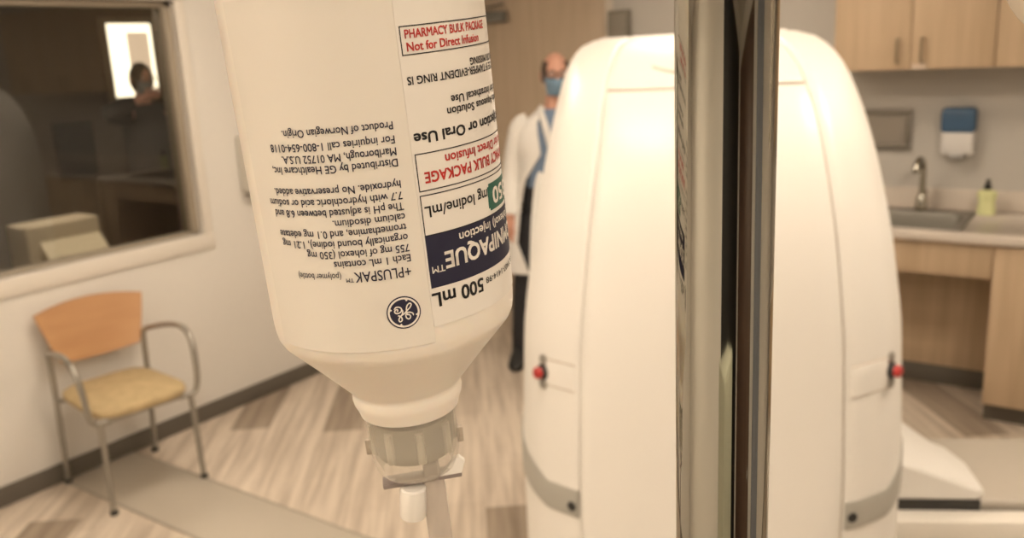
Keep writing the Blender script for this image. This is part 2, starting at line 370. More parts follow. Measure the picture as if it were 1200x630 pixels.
front = patch(MB(), uR + g_, 32 - uR - g_, .03, GH, 0, .02, 72, 40).build('front_cover', WHITE, gan)
rear = patch(MB(), 32 - uL + g_, 32 + uL - g_, .03, GH, 0, .02, 72, 40).build('rear_cover', WHITE, gan)
ZS = 1.716
sp1 = patch(MB(), uL + g_, uR - g_, .03, ZS - .003, 0, .015, 24, 36).build('side_panel', WHITE, gan)
sp2 = patch(MB(), 32 - uR + g_, 32 - uL - g_, .03, ZS - .003, 0, .015, 24, 36).build('side_panel', WHITE, gan)
tp = MB(); patch(tp, uL + g_, uR - g_, ZS + .003, GH, 0, .015, 24, 20); patch(tp, 32 - uR + g_, 32 - uL - g_, ZS + .003, GH, 0, .015, 24, 20)
ring = [gS0(32 * i / 96, GH - .001) for i in range(96)]; tp.rings([[p + Vector((0, 0, -.01)) for p in ring], ring], cap=True)
tp.build('top_cover', WHITE, gan)
# curved groove of the lifting recess on the top cover
def ztop(u, k): return lerp(k, [0, 1], [ZS, GH])
gr = MB(); pts = []
for i in range(25):
    k = i / 24; u = 6.75 + 2.5 * k; pts.append(gS(u, 1.741 + .016 * (abs(2 * k - 1) ** 3), .0005))
gr.tube(pts, .0035, 8); gr.build('recess_edge', mat('recess_tone', (.66, .60, .52), .5, var=.02), gan)
bz = .98
cut = MB().lathe([(.50, -.62), (.36, -.22), (.36, .22), (.50, .62)], 64, (0, 0, bz), (1, 0, 0)).build('cutter', WHITE, gan)
for o in (core, front, rear): boolean(o, cut)
drop(cut)
bl = MB(); prof = [(.455, -.432), (.43, -.40), (.375, -.25), (.352, -.20), (.352, .20), (.375, .25), (.43, .40), (.455, .432)]
bl.lathe(prof + [(r + .012, h) for r, h in prof[::-1]], 64, (0, 0, bz), (1, 0, 0), cap=False); bl.build('bore_liner', mat('bore_plastic', (.70, .69, .67), .35, var=.02), gan)
MB().rings([[gS(32 * i / 96, .3, -.03).xy.to_3d() + Vector((0, 0, h)) for i in range(96)] for h in (0, .031)]).build('base', DGREY, gan)
BANDM = mat('grey_band', (.42, .415, .38), .45, var=.03)
EST_D = mat('button_collar', (.03, .03, .03), .5, var=.1); EST_R = mat('stop_red', (.45, .03, .028), .35, var=.04)
for sd, uu in ((-1, (u_at(-.70), u_at(-.85))), (1, (u_at(.63), u_at(.84)))):
    ua, ub = min(uu), max(uu)
    zA, zB = (1.092, 1.148) if sd < 0 else (1.083, 1.147)
    bk = patch(MB(), ua, ub, zA - .003, zB + .003, .0012, .006, 12, 4, .0003).build('stop_panel_edge', SEAM, gan)
    pl_ = patch(MB(), ua, ub - .03 if sd > 0 else ub, zA, zB, .003, .006, 12, 4, .001).build('stop_panel', WHITE, gan)
    if sd < 0: u0, u1 = 1.0, uL - .05
    else: u0, u1 = uR + .05, 15.0
    z0, z1 = (.795, .862) if sd < 0 else (.782, .848)
    bd = MB()
    # the band widens and climbs towards the outer face
    nU = 40; us = [u0 + (u1 - u0) * i / nU for i in range(nU + 1)]
    def bz_(u):
        d = abs(plan(u)[0]); k = max(0, (d - .84) / .16); return z0 + .03 * k, z1 + .055 * k
    def bz2(u):
        far = max(0, (2.6 - u) if sd < 0 else (u - 13.4)); z_a, z_b = bz_(u); return z_a + .05 * min(far, 1.6), z_b + .05 * min(far, 1.6)
    O = [[gS(u, bz2(u)[0] + (bz2(u)[1] - bz2(u)[0]) * j / 6, .004 - (.0015 if j in (0, 6) else 0)) for u in us] for j in range(7)]
    I = [[gS(u, bz2(u)[0] + (bz2(u)[1] - bz2(u)[0]) * j / 6, -.004) for u in us] for j in range(7)]
    n = nU + 1; vs = [p for r in O for p in r] + [p for r in I for p in r]; k0 = 7 * n; ff = []
    for j in range(6):
        for i in range(nU): a = j * n + i; ff.append([a, a + 1, a + n + 1, a + n]); ff.append([k0 + a, k0 + a + n, k0 + a + n + 1, k0 + a + 1])
    for i in range(nU): ff.append([i, k0 + i, k0 + i + 1, i + 1]); a = 6 * n + i; ff.append([a, a + 1, k0 + a + 1, k0 + a])
    for j in range(6): a = j * n; ff.append([a, a + n, k0 + a + n, k0 + a]); a = j * n + nU; ff.append([a, k0 + a, k0 + a + n, a + n])
    band = bd.add(vs, ff).build('band', BANDM, gan); band['label'] = 'grey band low on the side'
    us_ = u_at(-.71 if sd < 0 else .64); zs_ = .822 if sd < 0 else .812
    MB().lathe([(.011, -.002), (.011, .004), (.008, .0055), (.004, .004)], 20, gS(us_, zs_, .003), gN(us_, zs_)).build('screw', BLACK, band)
    ue = u_at(-.865 if sd < 0 else .855); ze = 1.117; nn = gN(ue, ze)
    eb = MB().lathe([(.018, -.002), (.018, .004), (.013, .006), (.010, .014)], 24, gS(ue, ze), nn).build('stop_button', EST_D, gan)
    MB().lathe([(.008, .010), (.0130, .012), (.0135, .018), (.011, .022), (.004, .024)], 24, gS(ue, ze), nn).build('button_head', EST_R, eb)['label'] = 'red push button head'
    for dz in (-.028, .028): MB().lathe([(.012, -.002), (.012, .003), (.008, .005)], 16, gS(ue, ze + dz), gN(ue, ze + dz)).build('button_guard', GREYM, eb)

# ------------------------------------------------------------------ patient table
tb = thing('patient_table', 'low cream patient table with grey pad running right from the scanner', 'patient table', (GX, GY, 0), AZ)
b0 = -.03                                                       # pad centre across the table (local y)
X0, X1 = .47, 2.7
CREAM = mat('cream_plastic', (.82, .79, .73), .4, var=.015)
f = MB(); f.box(X0, X1, b0 - .305, b0 - .235, .40, .487, .008); f.box(X0, X1, b0 + .235, b0 + .27, .40, .46, .008); f.box(X0, X1, b0 - .24, b0 + .24, .40, .455, .004); f.build('frame', CREAM, tb)
pd = MB(); pd.box(X0, X1, b0 - .2, b0 + .225, .455, .497, .014, 3); pd.build('pad', mat('grey_vinyl', (.52, .48, .42), .42, var=.03, scale=30, bump=.05), tb)
gv = MB(); gv.box(X0, X1, b0 - .234, b0 - .203, .4555, .468, .003); gv.build('side_rail', GREYM, tb)
st = MB(); st.rings([[Vector((1.55 + sx, b0 + sy, z)) for sx, sy in ((-.75, -.2), (.75, -.2), (.75, .2), (-.75, .2))] for z in (.06, .40)]); st.build('lift_cover', WHITE, tb)
MB().box(.75, 2.35, b0 - .28, b0 + .28, 0, .065, .02).build('base', CREAM, tb)
# sloping white end cover lying over the head of the table
wd = MB(); prof_w = []
for y_, zt, xe in ((-.235, .675, .80), (-.22, .685, .82), (-.06, .735, .83), (.04, .75, .81), (.13, .785, .75), (.22, .785, .67)):
    prof_w.append([Vector((.447, b0 + y_, .515)), Vector((xe - .004, b0 + y_, .515)), Vector((xe, b0 + y_, .53)), Vector((xe - .005, b0 + y_, .545)), Vector((xe - .05, b0 + y_, .563)), Vector((.447, b0 + y_, zt))])
wd.rings(prof_w)
wdo = wd.build('head_cover', WHITE, tb); bv = wdo.modifiers.new('bevel', 'BEVEL'); bv.width = .012; bv.segments = 3; bv.limit_method = 'ANGLE'
MB().box(.447, .805, b0 - .236, b0 + .02, .469, .517, .003).build('cover_shade', DARK, tb)  # dark box put in as the shadow under the head cover

# ------------------------------------------------------------------ sink wall
def bar_handle(p, x, y, z0, z1, r=.005):
    m = MB(); m.tube([(x, y, z0), (x, y - .028, z0 + .002), (x, y - .03, z0 + .012), (x, y - .03, z1 - .012), (x, y - .028, z1 - .002), (x, y, z1)], r, 10)
    return m.build('handle', mat('bronze_handle', (.28, .22, .15), .4, .5, var=.05), p)
uc0 = [-1.265, -.543, .18, .903, 1.62]
UZ0, UZ1, UY = 1.632, 2.42, 4.67
ul = ['maple wall cabinet nearest the scanner with two bar handles', 'second maple wall cabinet from the scanner', 'third maple wall cabinet from the scanner', 'last maple wall cabinet by the far right wall']
for i in range(4):
    x0, x1 = uc0[i], uc0[i + 1] - .002
    t = thing('wall_cabinet', ul[i], 'cabinet', (x0, YB, UZ0), 0, 'maple wall cabinets above the sink')
    W = x1 - x0
    MB().box(0, W, -(YB - UY) + .02, 0, 0, UZ1 - UZ0, .002).build('body', MAPLE, t)
    h = W / 2
    for k in (0, 1):
        d = MB().box(k * h + .002, (k + 1) * h - .002, -(YB - UY), -(YB - UY) + .019, .002, UZ1 - UZ0 - .002, .002).build('door', MAPLE, t)
        bar_handle(d, h + (-.058 if k == 0 else .05), -(YB - UY), .035, .145, .0065)
    if i == 0: MB().box(h + .008, h + .074, -(YB - UY) - .001, -(YB - UY), .004, .026).build('sticker', mat('paper_sticker', (.72, .60, .50), .6, var=.03), t)['label'] = 'small pale sticker at the door corner'
# worktop with sink cut-out
CT = mat('stone_laminate', (.66, .60, .535), .35, var=.05, scale=90)
CX0, CX1, CY0 = -1.42, 2.3, 4.365
wt = thing('worktop', 'pale speckled worktop around the steel sink', 'worktop', (CX0, YB, .91))
slab = MB().box(0, CX1 - CX0, CY0 - YB, -.012, -.045, 0, .008, 3).build('slab', CT, wt)
SX0, SX1, SY0, SY1 = -1.30, -.598, 4.425, 4.915
bz_c = MB().box(SX0 + .02 - CX0, SX1 - .02 - CX0, SY0 + .015 - YB, SY1 - .02 - YB, -.2, .2).build('cutter', CT, wt)
boolean(slab, bz_c); drop(bz_c)
tag(MB().box(CX0, CX1, YB - .024, YB - .001, .911, 1.015, .004).build('backsplash', CT), 'low pale splash strip along the wall behind the sink', 'backsplash')
bc = [(-.455, .30, 'tall maple base cabinet beside the open sink bay'), (.305, 1.06, 'middle maple base cabinet below the worktop'), (1.065, 1.82, 'right maple base cabinet below the worktop')]
for x0, x1, lb in bc:
    t = thing('base_cabinet', lb, 'cabinet', (x0, YB, 0), 0, 'maple base cabinets below the worktop')
    W = x1 - x0
    MB().box(0, W, -.59, -.015, .1, .864, .002).build('body', MAPLE, t)
    MB().box(.002, W - .002, -.53, -.05, 0, .1).build('toe_kick', BASEM, t)
    for k in (0, 1):
        d = MB().box(k * W / 2 + .002, (k + 1) * W / 2 - .002, -.608, -.589, .103, .855, .002).build('door', MAPLE, t); bar_handle(d, W / 2 + (-.05 if k == 0 else .05), -.608, .70, .82)
sb = thing('sink_surround', 'maple apron and back panel around the open knee space under the sink', 'cabinet', (CX0, YB, 0))
MB().box(0, -.459 - CX0, 4.40 - YB, 4.42 - YB, .702, .864, .002).build('apron', MAPLE, sb)
MB().box(0, -.459 - CX0, 4.85 - YB, 4.87 - YB, .1, .80, .002).build('back_panel', MAPLE, sb)
MB().box(0, .02, 4.42 - YB, -.015, 0, .864, .002).build('side_panel', MAPLE, sb)
MB().box(.02, -.459 - CX0, 4.845 - YB, 4.868 - YB, 0, .1, .002).build('base_strip', BASEM, sb)
# sink
sk = thing('sink', 'stainless steel drop-in sink set in the worktop', 'sink', ((SX0 + SX1) / 2, (SY0 + SY1) / 2, .91))
hw, hd = (SX1 - SX0) / 2, (SY1 - SY0) / 2
def rr(hx, y0, y1, z, r, n=6):
    P = []
    for cx, cy, a0 in ((hx - r, y1 - r, 0), (-hx + r, y1 - r, 90), (-hx + r, y0 + r, 180), (hx - r, y0 + r, 270)):
        for k in range(n + 1): a = radians(a0 + 90 * k / n); P.append(Vector((cx + r * cos(a), cy + r * sin(a), z)))
    return P
R_ = [rr(hw, -hd, hd, .001, .03), rr(hw - .004, -hd + .004, hd - .004, .007, .03), rr(hw - .035, -hd + .03, hd - .10, .006, .05), rr(hw - .045, -hd + .04, hd - .11, -.01, .05), rr(hw - .06, -hd + .055, hd - .125, -.16, .06), rr(hw - .10, -hd + .1, hd - .17, -.17, .05)]
bm_ = MB().rings(R_, cap=False); k0 = 5 * len(R_[0]); bm_.f.append([k0 + i for i in range(len(R_[0]))]); bm_.m.append(0)
bm_.build('basin', mat('satin_steel', (.19, .18, .155), .42, .3, var=.06, scale=60), sk)
MB().lathe([(.035, 0), (.035, .003), (.02, .001)], 24, (0, -.03, -.169)).build('drain', CHROME, sk)
# tap
tp_ = thing('tap', 'chrome gooseneck tap standing at the back of the sink', 'tap', (-.853, 4.875, .917))
MB().lathe([(.036, 0), (.036, .008), (.03, .014), (.027, .06), (.018, .08)], 28).build('base', CHROME, tp_)
MB().tube([(0, 0, .06), (0, 0, .20), (-.002, -.015, .247), (-.006, -.055, .268), (-.01, -.095, .25), (-.012, -.11, .225)], [.017, .0155, .0155, .0155, .016, .019], 16, smooth=6).build('spout', CHROME, tp_)
MB().lathe([(.019, 0), (.0195, .02), (.015, .028)], 20, (-.0125, -.113, .205)).build('aerator', CHROME, tp_)
MB().tube([(.0, .02, .045), (.005, .05, .06), (.008, .075, .09)], [.008, .007, .006], 10).build('lever', CHROME, tp_)
# washing-up liquid bottle
ds = thing('soap_bottle', 'small pale green soap bottle with black pump cap on the worktop', 'bottle', (-.553, 4.86, .91))
prof = [(.020, 0), (.031, .004), (.033, .02), (.0315, .045), (.0285, .065), (.031, .085), (.035, .105), (.033, .118), (.022, .127), (.013, .130)]
b_ = MB(); b_.rings([[Vector((r * 1.3 * cos(2 * pi * k / 32), r * .75 * sin(2 * pi * k / 32), h)) for k in range(32)] for r, h in prof]); b_.build('body', mat('green_soap', (.74, .77, .42), .25, var=.04, sub=.1), ds)
MB().lathe([(.013, .128), (.017, .131), (.0165, .152), (.010, .156), (.009, .168), (.012, .171), (.011, .178)], 24).build('cap', BLACK, ds)
# soap dispenser on the wall
sd_ = thing('soap_dispenser', 'wall soap dispenser with blue cover over white bottom', 'soap dispenser', (-.714, YB, 1.194))
def rbox(x0, x1, y0, y1, z0, z1, b): return MB().box(x0, x1, y0, y1, z0, z1, b, 4)
rbox(-.075, .075, -.085, 0, .0, .125, .018).build('body', mat('dispenser_white', (.74, .73, .72), .35, var=.02), sd_)
rbox(-.079, .079, -.095, 0, .112, .240, .022).build('cover', mat('dispenser_blue', (.055, .12, .22), .2, var=.05), sd_)['label'] = 'dark blue translucent cover'
MB().box(-.03, .03, -.088, -.02, -.012, .01, .004).build('nozzle', mat('nozzle_grey', (.5, .5, .5), .4), sd_)
# steel-framed panel on the wall
fp = thing('wall_panel', 'grey steel-framed panel on the wall above the sink', 'panel', (-1.10, YB, 1.318))
m_ = MB(); x0, x1, z0, z1 = -.20, .157, -.103, .103; q = .028
m_.box(x0, x1, -.03, 0, z1 - q, z1, .006); m_.box(x0, x1, -.03, 0, z0, z0 + q, .006); m_.box(x0, x0 + q, -.03, 0, z0 + q, z1 - q, .006); m_.box(x1 - q, x1, -.03, 0, z0 + q, z1 - q, .006); m_.build('frame', mat('steel_frame', (.24, .22, .19), .4, .5, var=.06), fp)
MB().box(x0 + q, x1 - q, -.014, 0, z0 + q, z1 - q).build('face', mat('steel_face', (.36, .33, .29), .35, .4, var=.06), fp)
# box on the wall by the corridor door
wx = thing('wall_box', 'dark grey box on the wall right of the wooden door', 'wall box', (-2.63, YB, 1.80))
rbox(-.072, .072, -.05, 0, 0, .225, .012).build('housing', mat('box_grey', (.22, .20, .165), .5, var=.06), wx)
MB().box(-.055, .055, -.054, -.049, .02, .2, .002).build('front_plate', mat('box_plate', (.27, .245, .205), .5, var=.05), wx)
# dispenser on the left wall, half hidden by the bottle
hd_ = thing('hand_sanitizer_dispenser', 'slim pale wall dispenser with green window right of the control room window', 'dispenser', (XL, 3.06, 1.15))
rbox(0, .09, -.068, .07, 0, .30, .02).build('housing', mat('sanitizer_white', (.60, .58, .53), .4, var=.03), hd_)
MB().box(.088, .094, -.06, .05, .12, .2, .004).build('level_window', mat('green_window', (.20, .23, .17), .3, var=.05), hd_)
MB().box(.015, .085, -.04, .04, -.02, .004, .005).build('nozzle', DGREY, hd_)

# ------------------------------------------------------------------ armchair by the wall
TUBE = mat('grey_steel_tube', (.36, .345, .31), .34, .75, var=.03)
PLY = mat_wood('bent_plywood', (.50, .275, .135), (.57, .33, .165), (1, .12, 1), 14, .4)
FAB = mat('tan_fabric', (.50, .39, .22), .9, var=.28, scale=22, bump=.25)
ch = thing('armchair', 'steel tube armchair with plywood back and tan fabric seat under the window', 'chair', (-3.563, 2.003, 0), radians(-7.5))
for s in (-1, 1):
    arm = [(-.236, s * .206, .004), (-.212, s * .208, .22), (-.192, s * .210, .45), (-.188, s * .211, .585), (-.175, s * .216, .628), (-.12, s * .232, .648), (-.02, s * .248, .672), (.08, s * .256, .684), (.15, s * .256, .672), (.20, s * .252, .625), (.222, s * .246, .54), (.226, s * .240, .46), (.224, s * .226, .412), (.22, s * .20, .402), (.215, s * .15, .402)]
    sf = MB().tube(arm, .0125, 14, smooth=5).build('side_frame', TUBE, ch)
    MB().tube([(.236, s * .206, .004), (.226, s * .200, .41)], .0125, 14).build('leg', TUBE, ch)
    for x in (.236, -.236): MB().lathe([(.0165, 0), (.0165, .018), (.014, .022)], 16, (x, s * .206, 0)).build('foot', BLACK, sf)
cb = MB(); cb.tube([(.222, -.21, .405), (.222, .21, .405)], .010); cb.tube([(-.195, -.21, .40), (-.195, .21, .40)], .010); cb.tube([(.222, -.13, .405), (-.195, -.13, .40)], .009); cb.tube([(.222, .13, .405), (-.195, .13, .40)], .009); cb.build('seat_frame', TUBE, ch)
# seat: domed pad, rounded front corners
def seat_ring(sx, sy, z, e=4.5):
    P = []
    for k in range(64):
        a = 2 * pi * k / 64; c, s_ = cos(a), sin(a)
        x = math.copysign(abs(c) ** (2 / e), c); y = math.copysign(abs(s_) ** (2 / e), s_)
        P.append(Vector((.012 + x * sx, y * sy * (1 - .06 * (1 - x) / 2), z - .012 * (x > .5) * (x - .5))))
    return P
sm = MB(); sm.rings([seat_ring(.20, .18, .413), seat_ring(.232, .208, .418), seat_ring(.24, .216, .432), seat_ring(.238, .214, .446), seat_ring(.22, .196, .458), seat_ring(.16, .14, .466), seat_ring(.06, .05, .47)]); sm.build('seat', FAB, ch)
# fan-shaped bent back panel
def back_pt(u, v, off):
    wid = .176 + (.240 - .176) * v ** .8; y = u * wid
    z = .575 + .22 * v + .028 * (1 - u * u) * v - .022 * (1 - u * u) * (1 - v)
    x = -.205 - .045 * v - .045 * (1 - u * u) + .022
    return Vector((x + off, y + .010, z))
bp = MB(); nu, nv = 24, 12
O = [[back_pt(-1 + 2 * i / nu, j / nv, .006) for i in range(nu + 1)] for j in range(nv + 1)]; I = [[back_pt(-1 + 2 * i / nu, j / nv, -.006) for i in range(nu + 1)] for j in range(nv + 1)]
n = nu + 1; k0 = n * (nv + 1); ff = []
for j in range(nv):
    for i in range(nu): a = j * n + i; ff.append([a, a + 1, a + n + 1, a + n]); ff.append([k0 + a, k0 + a + n, k0 + a + n + 1, k0 + a + 1])
for i in range(nu): ff.append([i, k0 + i, k0 + i + 1, i + 1]); a = nv * n + i; ff.append([a, a + 1, k0 + a + 1, k0 + a])
for j in range(nv): a = j * n; ff.append([a, a + n, k0 + a + n, k0 + a]); a = j * n + nu; ff.append([a, k0 + a, k0 + a + n, a + n])
bp.add([p for r in O for p in r] + [p for r in I for p in r], ff); bpo = bp.build('backrest', PLY, ch)
for s in (-1, 1): MB().tube([(-.186, s * .211, .60), (-.205, s * .200, .62), (-.235, s * .175, .64)], .009, 10).build('back_bracket', TUBE, ch)

# ------------------------------------------------------------------ people
SKIN = mat('skin', (.62, .34, .25), .55, var=.06, sub=.05)
def skin_body(name, joints, edges, m, parent, sub=2):
    me = bpy.data.meshes.new(name); names = list(joints)
    me.from_pydata([joints[k][0] for k in names], [[names.index(a), names.index(b)] for a, b in edges], []); me.materials.append(m)
    o = bpy.data.objects.new(name, me); COL.objects.link(o); o.parent = parent
    md = o.modifiers.new('skin', 'SKIN'); md.use_smooth_shade = True
    for i, k in enumerate(names):
        r = joints[k][1]; r = r if isinstance(r, tuple) else (r, r); d = me.skin_vertices[0].data[i]; d.radius = r; d.use_root = (i == 0)
    sb_ = o.modifiers.new('sub', 'SUBSURF'); sb_.levels = sub; sb_.render_levels = sub
    return o
def hand(J, E, pre, wrist, dirv, side, curl=.35):
    """palm, five unequal bent fingers; dirv points along the hand, side to the thumb"""
    d = Vector(dirv).normalized(); s = Vector(side); s = (s - d * s.dot(d)).normalized(); c = d.cross(s)
    w0 = Vector(wrist); pm = w0 + d * .05
    J[pre + 'palm'] = (tuple(pm), (.030, .016)); E.append((pre + 'wrist', pre + 'palm'))
    for i, (off, ln) in enumerate(((.027, .072), (.009, .080), (-.009, .074), (-.026, .058))):
        b = w0 + d * .088 + s * off; k1 = b + (d * cos(curl * .5) - c * sin(curl * .5)) * ln * .5; k2 = k1 + (d * cos(curl * 1.6) - c * sin(curl * 1.6)) * ln * .5
        for q_, p_, r_ in (('k', b, .0105), ('m', k1, .009), ('t', k2, .0075)): J['%s%d%s' % (pre, i, q_)] = (tuple(p_), r_)
        E += [(pre + 'palm', '%s%dk' % (pre, i)), ('%s%dk' % (pre, i), '%s%dm' % (pre, i)), ('%s%dm' % (pre, i), '%s%dt' % (pre, i))]
    t0 = w0 + d * .032 + s * .032; t1 = t0 + d * .03 + s * .018; t2 = t1 + d * .028 + s * .002 - c * .008
    for q_, p_, r_ in (('0', t0, .0125), ('1', t1, .0105), ('2', t2, .0085)): J[pre + 'th' + q_] = (tuple(p_), r_)
    E += [(pre + 'palm', pre + 'th0'), (pre + 'th0', pre + 'th1'), (pre + 'th1', pre + 'th2')]
def limb(mb, pts, rad, n=18, sm_=5): mb.tube(pts, rad, n, smooth=sm_)
def torso_shell(mb, secs, gap, n=56, th=.006):
    """secs: (z, half width, half depth, x, y); gap(z) = half angle of the front opening (front is local -y)"""
    O = []; I = []
    for z, a, b, cx, cy in secs:
        g = gap(z); ro = []; ri = []
        for k in range(n + 1):
            t = -pi / 2 + g + (2 * pi - 2 * g) * k / n
            ro.append(Vector((cx + a * math.copysign(abs(cos(t)) ** .85, cos(t)), cy + b * math.copysign(abs(sin(t)) ** .85, sin(t)), z)))
            ri.append(Vector((cx + (a - th) * math.copysign(abs(cos(t)) ** .85, cos(t)), cy + (b - th) * math.copysign(abs(sin(t)) ** .85, sin(t)), z)))
        O.append(ro); I.append(ri)
    N = n + 1; L = len(secs); k0 = N * L; ff = []
    for j in range(L - 1):
        for i in range(n): a = j * N + i; ff.append([a, a + 1, a + N + 1, a + N]); ff.append([k0 + a, k0 + a + N, k0 + a + N + 1, k0 + a + 1])
    for i in range(n): ff.append([i, k0 + i, k0 + i + 1, i + 1]); a = (L - 1) * N + i; ff.append([a, a + 1, k0 + a + 1, k0 + a])
    for j in range(L - 1): a = j * N; ff.append([a, a + N, k0 + a + N, k0 + a]); a = j * N + n; ff.append([a, k0 + a, k0 + a + N, a + N])
    mb.add([p for r in O for p in r] + [p for r in I for p in r], ff)
def head_mesh(mb, c, tilt=0., turn=0.):
    R3 = Matrix.Rotation(turn, 4, 'Z') @ Matrix.Rotation(tilt, 4, 'X'); c = Vector(c)
    vs = []; nu, nv = 40, 30
    for j in range(nv + 1):
        a = -pi / 2 + pi * j / nv; z = sin(a)
        for k in range(nu):
            t = 2 * pi * k / nu; x, y = cos(a) * cos(t), cos(a) * sin(t)
            px, py, pz = x * .076, y * .096, z * .118
            jaw = max(0, -z); px *= 1 - .28 * jaw ** 1.5; py *= 1 - .14 * jaw ** 1.5
            if y < 0:
                fr_ = max(0, -y); cen = math.exp(-(x / .16) ** 2)
                py -= .020 * cen * math.exp(-((z + .10) / .16) ** 2) * fr_          # nose
                py -= .006 * math.exp(-(x / .3) ** 2) * math.exp(-((z + .48) / .07) ** 2) * fr_      # lips
                py -= .008 * math.exp(-(x / .3) ** 2) * math.exp(-((z + .82) / .14) ** 2) * fr_      # chin
                py += .007 * math.exp(-((abs(x) - .42) / .16) ** 2) * math.exp(-((z - .08) / .10) ** 2) * fr_   # eye sockets
                py -= .004 * math.exp(-((z - .24) / .07) ** 2) * fr_                # brow
            vs.append(c + (R3 @ Vector((px, py, pz))))
    ff = [[j * nu + k, j * nu + (k + 1) % nu, (j + 1) * nu + (k + 1) % nu, (j + 1) * nu + k] for j in range(nv) for k in range(nu)]
    mb.add(vs, ff)
    for s in (-1, 1):
        mb.ellipsoid(c + R3 @ Vector((s * .078, .008, -.005)), .010, .018, .032, 14, 10, (R3 @ Matrix.Rotation(s * .35, 4, 'Z')).to_3x3().to_4x4())
    return R3
def face_bits(p, c, R3, mask_m, glasses=True, hair_m=None, bald=True):
    c = Vector(c); T = lambda x, y, z: c + R3 @ Vector((x, y, z))
    for s in (-1, 1):
        ey = MB().ellipsoid(T(s * .032, -.083, .010), .012, .010, .0085, 16, 10).build('eye', mat('eye_white', (.75, .72, .68), .2, var=.02), p)
        MB().ellipsoid(T(s * .032, -.0915, .010), .0052, .003, .0052, 12, 8).build('iris', DARK, ey)
    if glasses:
        g = MB()
        for s in (-1, 1): g.tube([T(s * .034 + .026 * cos(a), -.105, .008 + .019 * sin(a)) for a in [2 * pi * k / 20 for k in range(20)]], .0032, 8, closed=True)
        g.tube([T(-.010, -.107, .010), T(.010, -.107, .010)], .003, 8)
        for s in (-1, 1): g.tube([T(s * .059, -.104, .012), T(s * .078, -.06, .014), T(s * .081, .01, .012)], .0028, 8)
        g.build('glasses', DARK, p)['label'] = 'dark framed glasses'
    # surgical mask: pleated shell over nose, mouth and chin
    O = []
    for j in range(11):
        v = j / 10; z = -.012 - .098 * v; row = []
        for i in range(25):
            u = -1 + 2 * i / 24; x = u * (.068 - .016 * v); y = -(.112 - .030 * abs(v - .25) - .052 * abs(u) ** 2.2) - (.0018 if j % 3 == 0 else 0) + (.012 * max(0, v - .7) / .3)
            row.append(T(x, y, z))
        O.append(row)
    I = [[q + R3 @ Vector((0, .004, 0)) for q in r] for r in O]
    mk = MB(); n = 25; k0 = n * 11; ff = []
    for j in range(10):
        for i in range(24): a = j * n + i; ff.append([a, a + 1, a + n + 1, a + n]); ff.append([k0 + a, k0 + a + n, k0 + a + n + 1, k0 + a + 1])
    for i in range(24): ff.append([i, k0 + i, k0 + i + 1, i + 1]); a = 10 * n + i; ff.append([a, a + 1, k0 + a + 1, k0 + a])
    for j in range(10): a = j * n; ff.append([a, a + n, k0 + a + n, k0 + a]); a = j * n + 24; ff.append([a, k0 + a, k0 + a + n, a + n])
    mk.add([q for r in O for q in r] + [q for r in I for q in r], ff)
    mo = mk.build('face_mask', mask_m, p)
    for s in (-1, 1):
        lp = MB().tube([T(s * .066, -.062, -.02), T(s * .079, -.02, .012), T(s * .083, .02, .012), T(s * .079, .0, -.03), T(s * .055, -.06, -.10)], .0012, 6, smooth=4)
        lp.build('ear_loop', mat('elastic_white', (.8, .8, .8), .6), mo)
    h = MB(); R0 = []
    zl = (-.04, -.01, .02, .05, .075) if bald else (-.09, -.05, -.01, .03, .06, .09, .11, .123)
    for z in zl:
        kz = sqrt(max(.02, 1 - (z / .126) ** 2)); row = []
        for k in range(41):
            g = .75 if bald else max(0.02, .62 * (1 - max(0, (z - .02) / .07)))
            t = -pi / 2 + g + (2 * pi - 2 * g) * k / 40
            row.append(T(.083 * kz * cos(t), .004 + .103 * kz * sin(t), z))
        R0.append(row)
    In = [[c + (q - c) * .93 for q in r] for r in R0]; n = 41; L = len(R0); k0 = n * L; ff = []
    for j in range(L - 1):
        for i in range(40): a = j * n + i; ff.append([a, a + 1, a + n + 1, a + n]); ff.append([k0 + a, k0 + a + n, k0 + a + n + 1, k0 + a + 1])
    for i in range(40): ff.append([i, k0 + i, k0 + i + 1, i + 1]); a = (L - 1) * n + i; ff.append([a, a + 1, k0 + a + 1, k0 + a])
    for j in range(L - 1): a = j * n; ff.append([a, a + n, k0 + a + n, k0 + a]); a = j * n + 40; ff.append([a, k0 + a, k0 + a + n, a + n])
    if not bald: ff.append([(L - 1) * n + i for i in range(41)])
    h.add([q for r in R0 for q in r] + [q for r in In for q in r], ff); h.build('hair', hair_m, p)

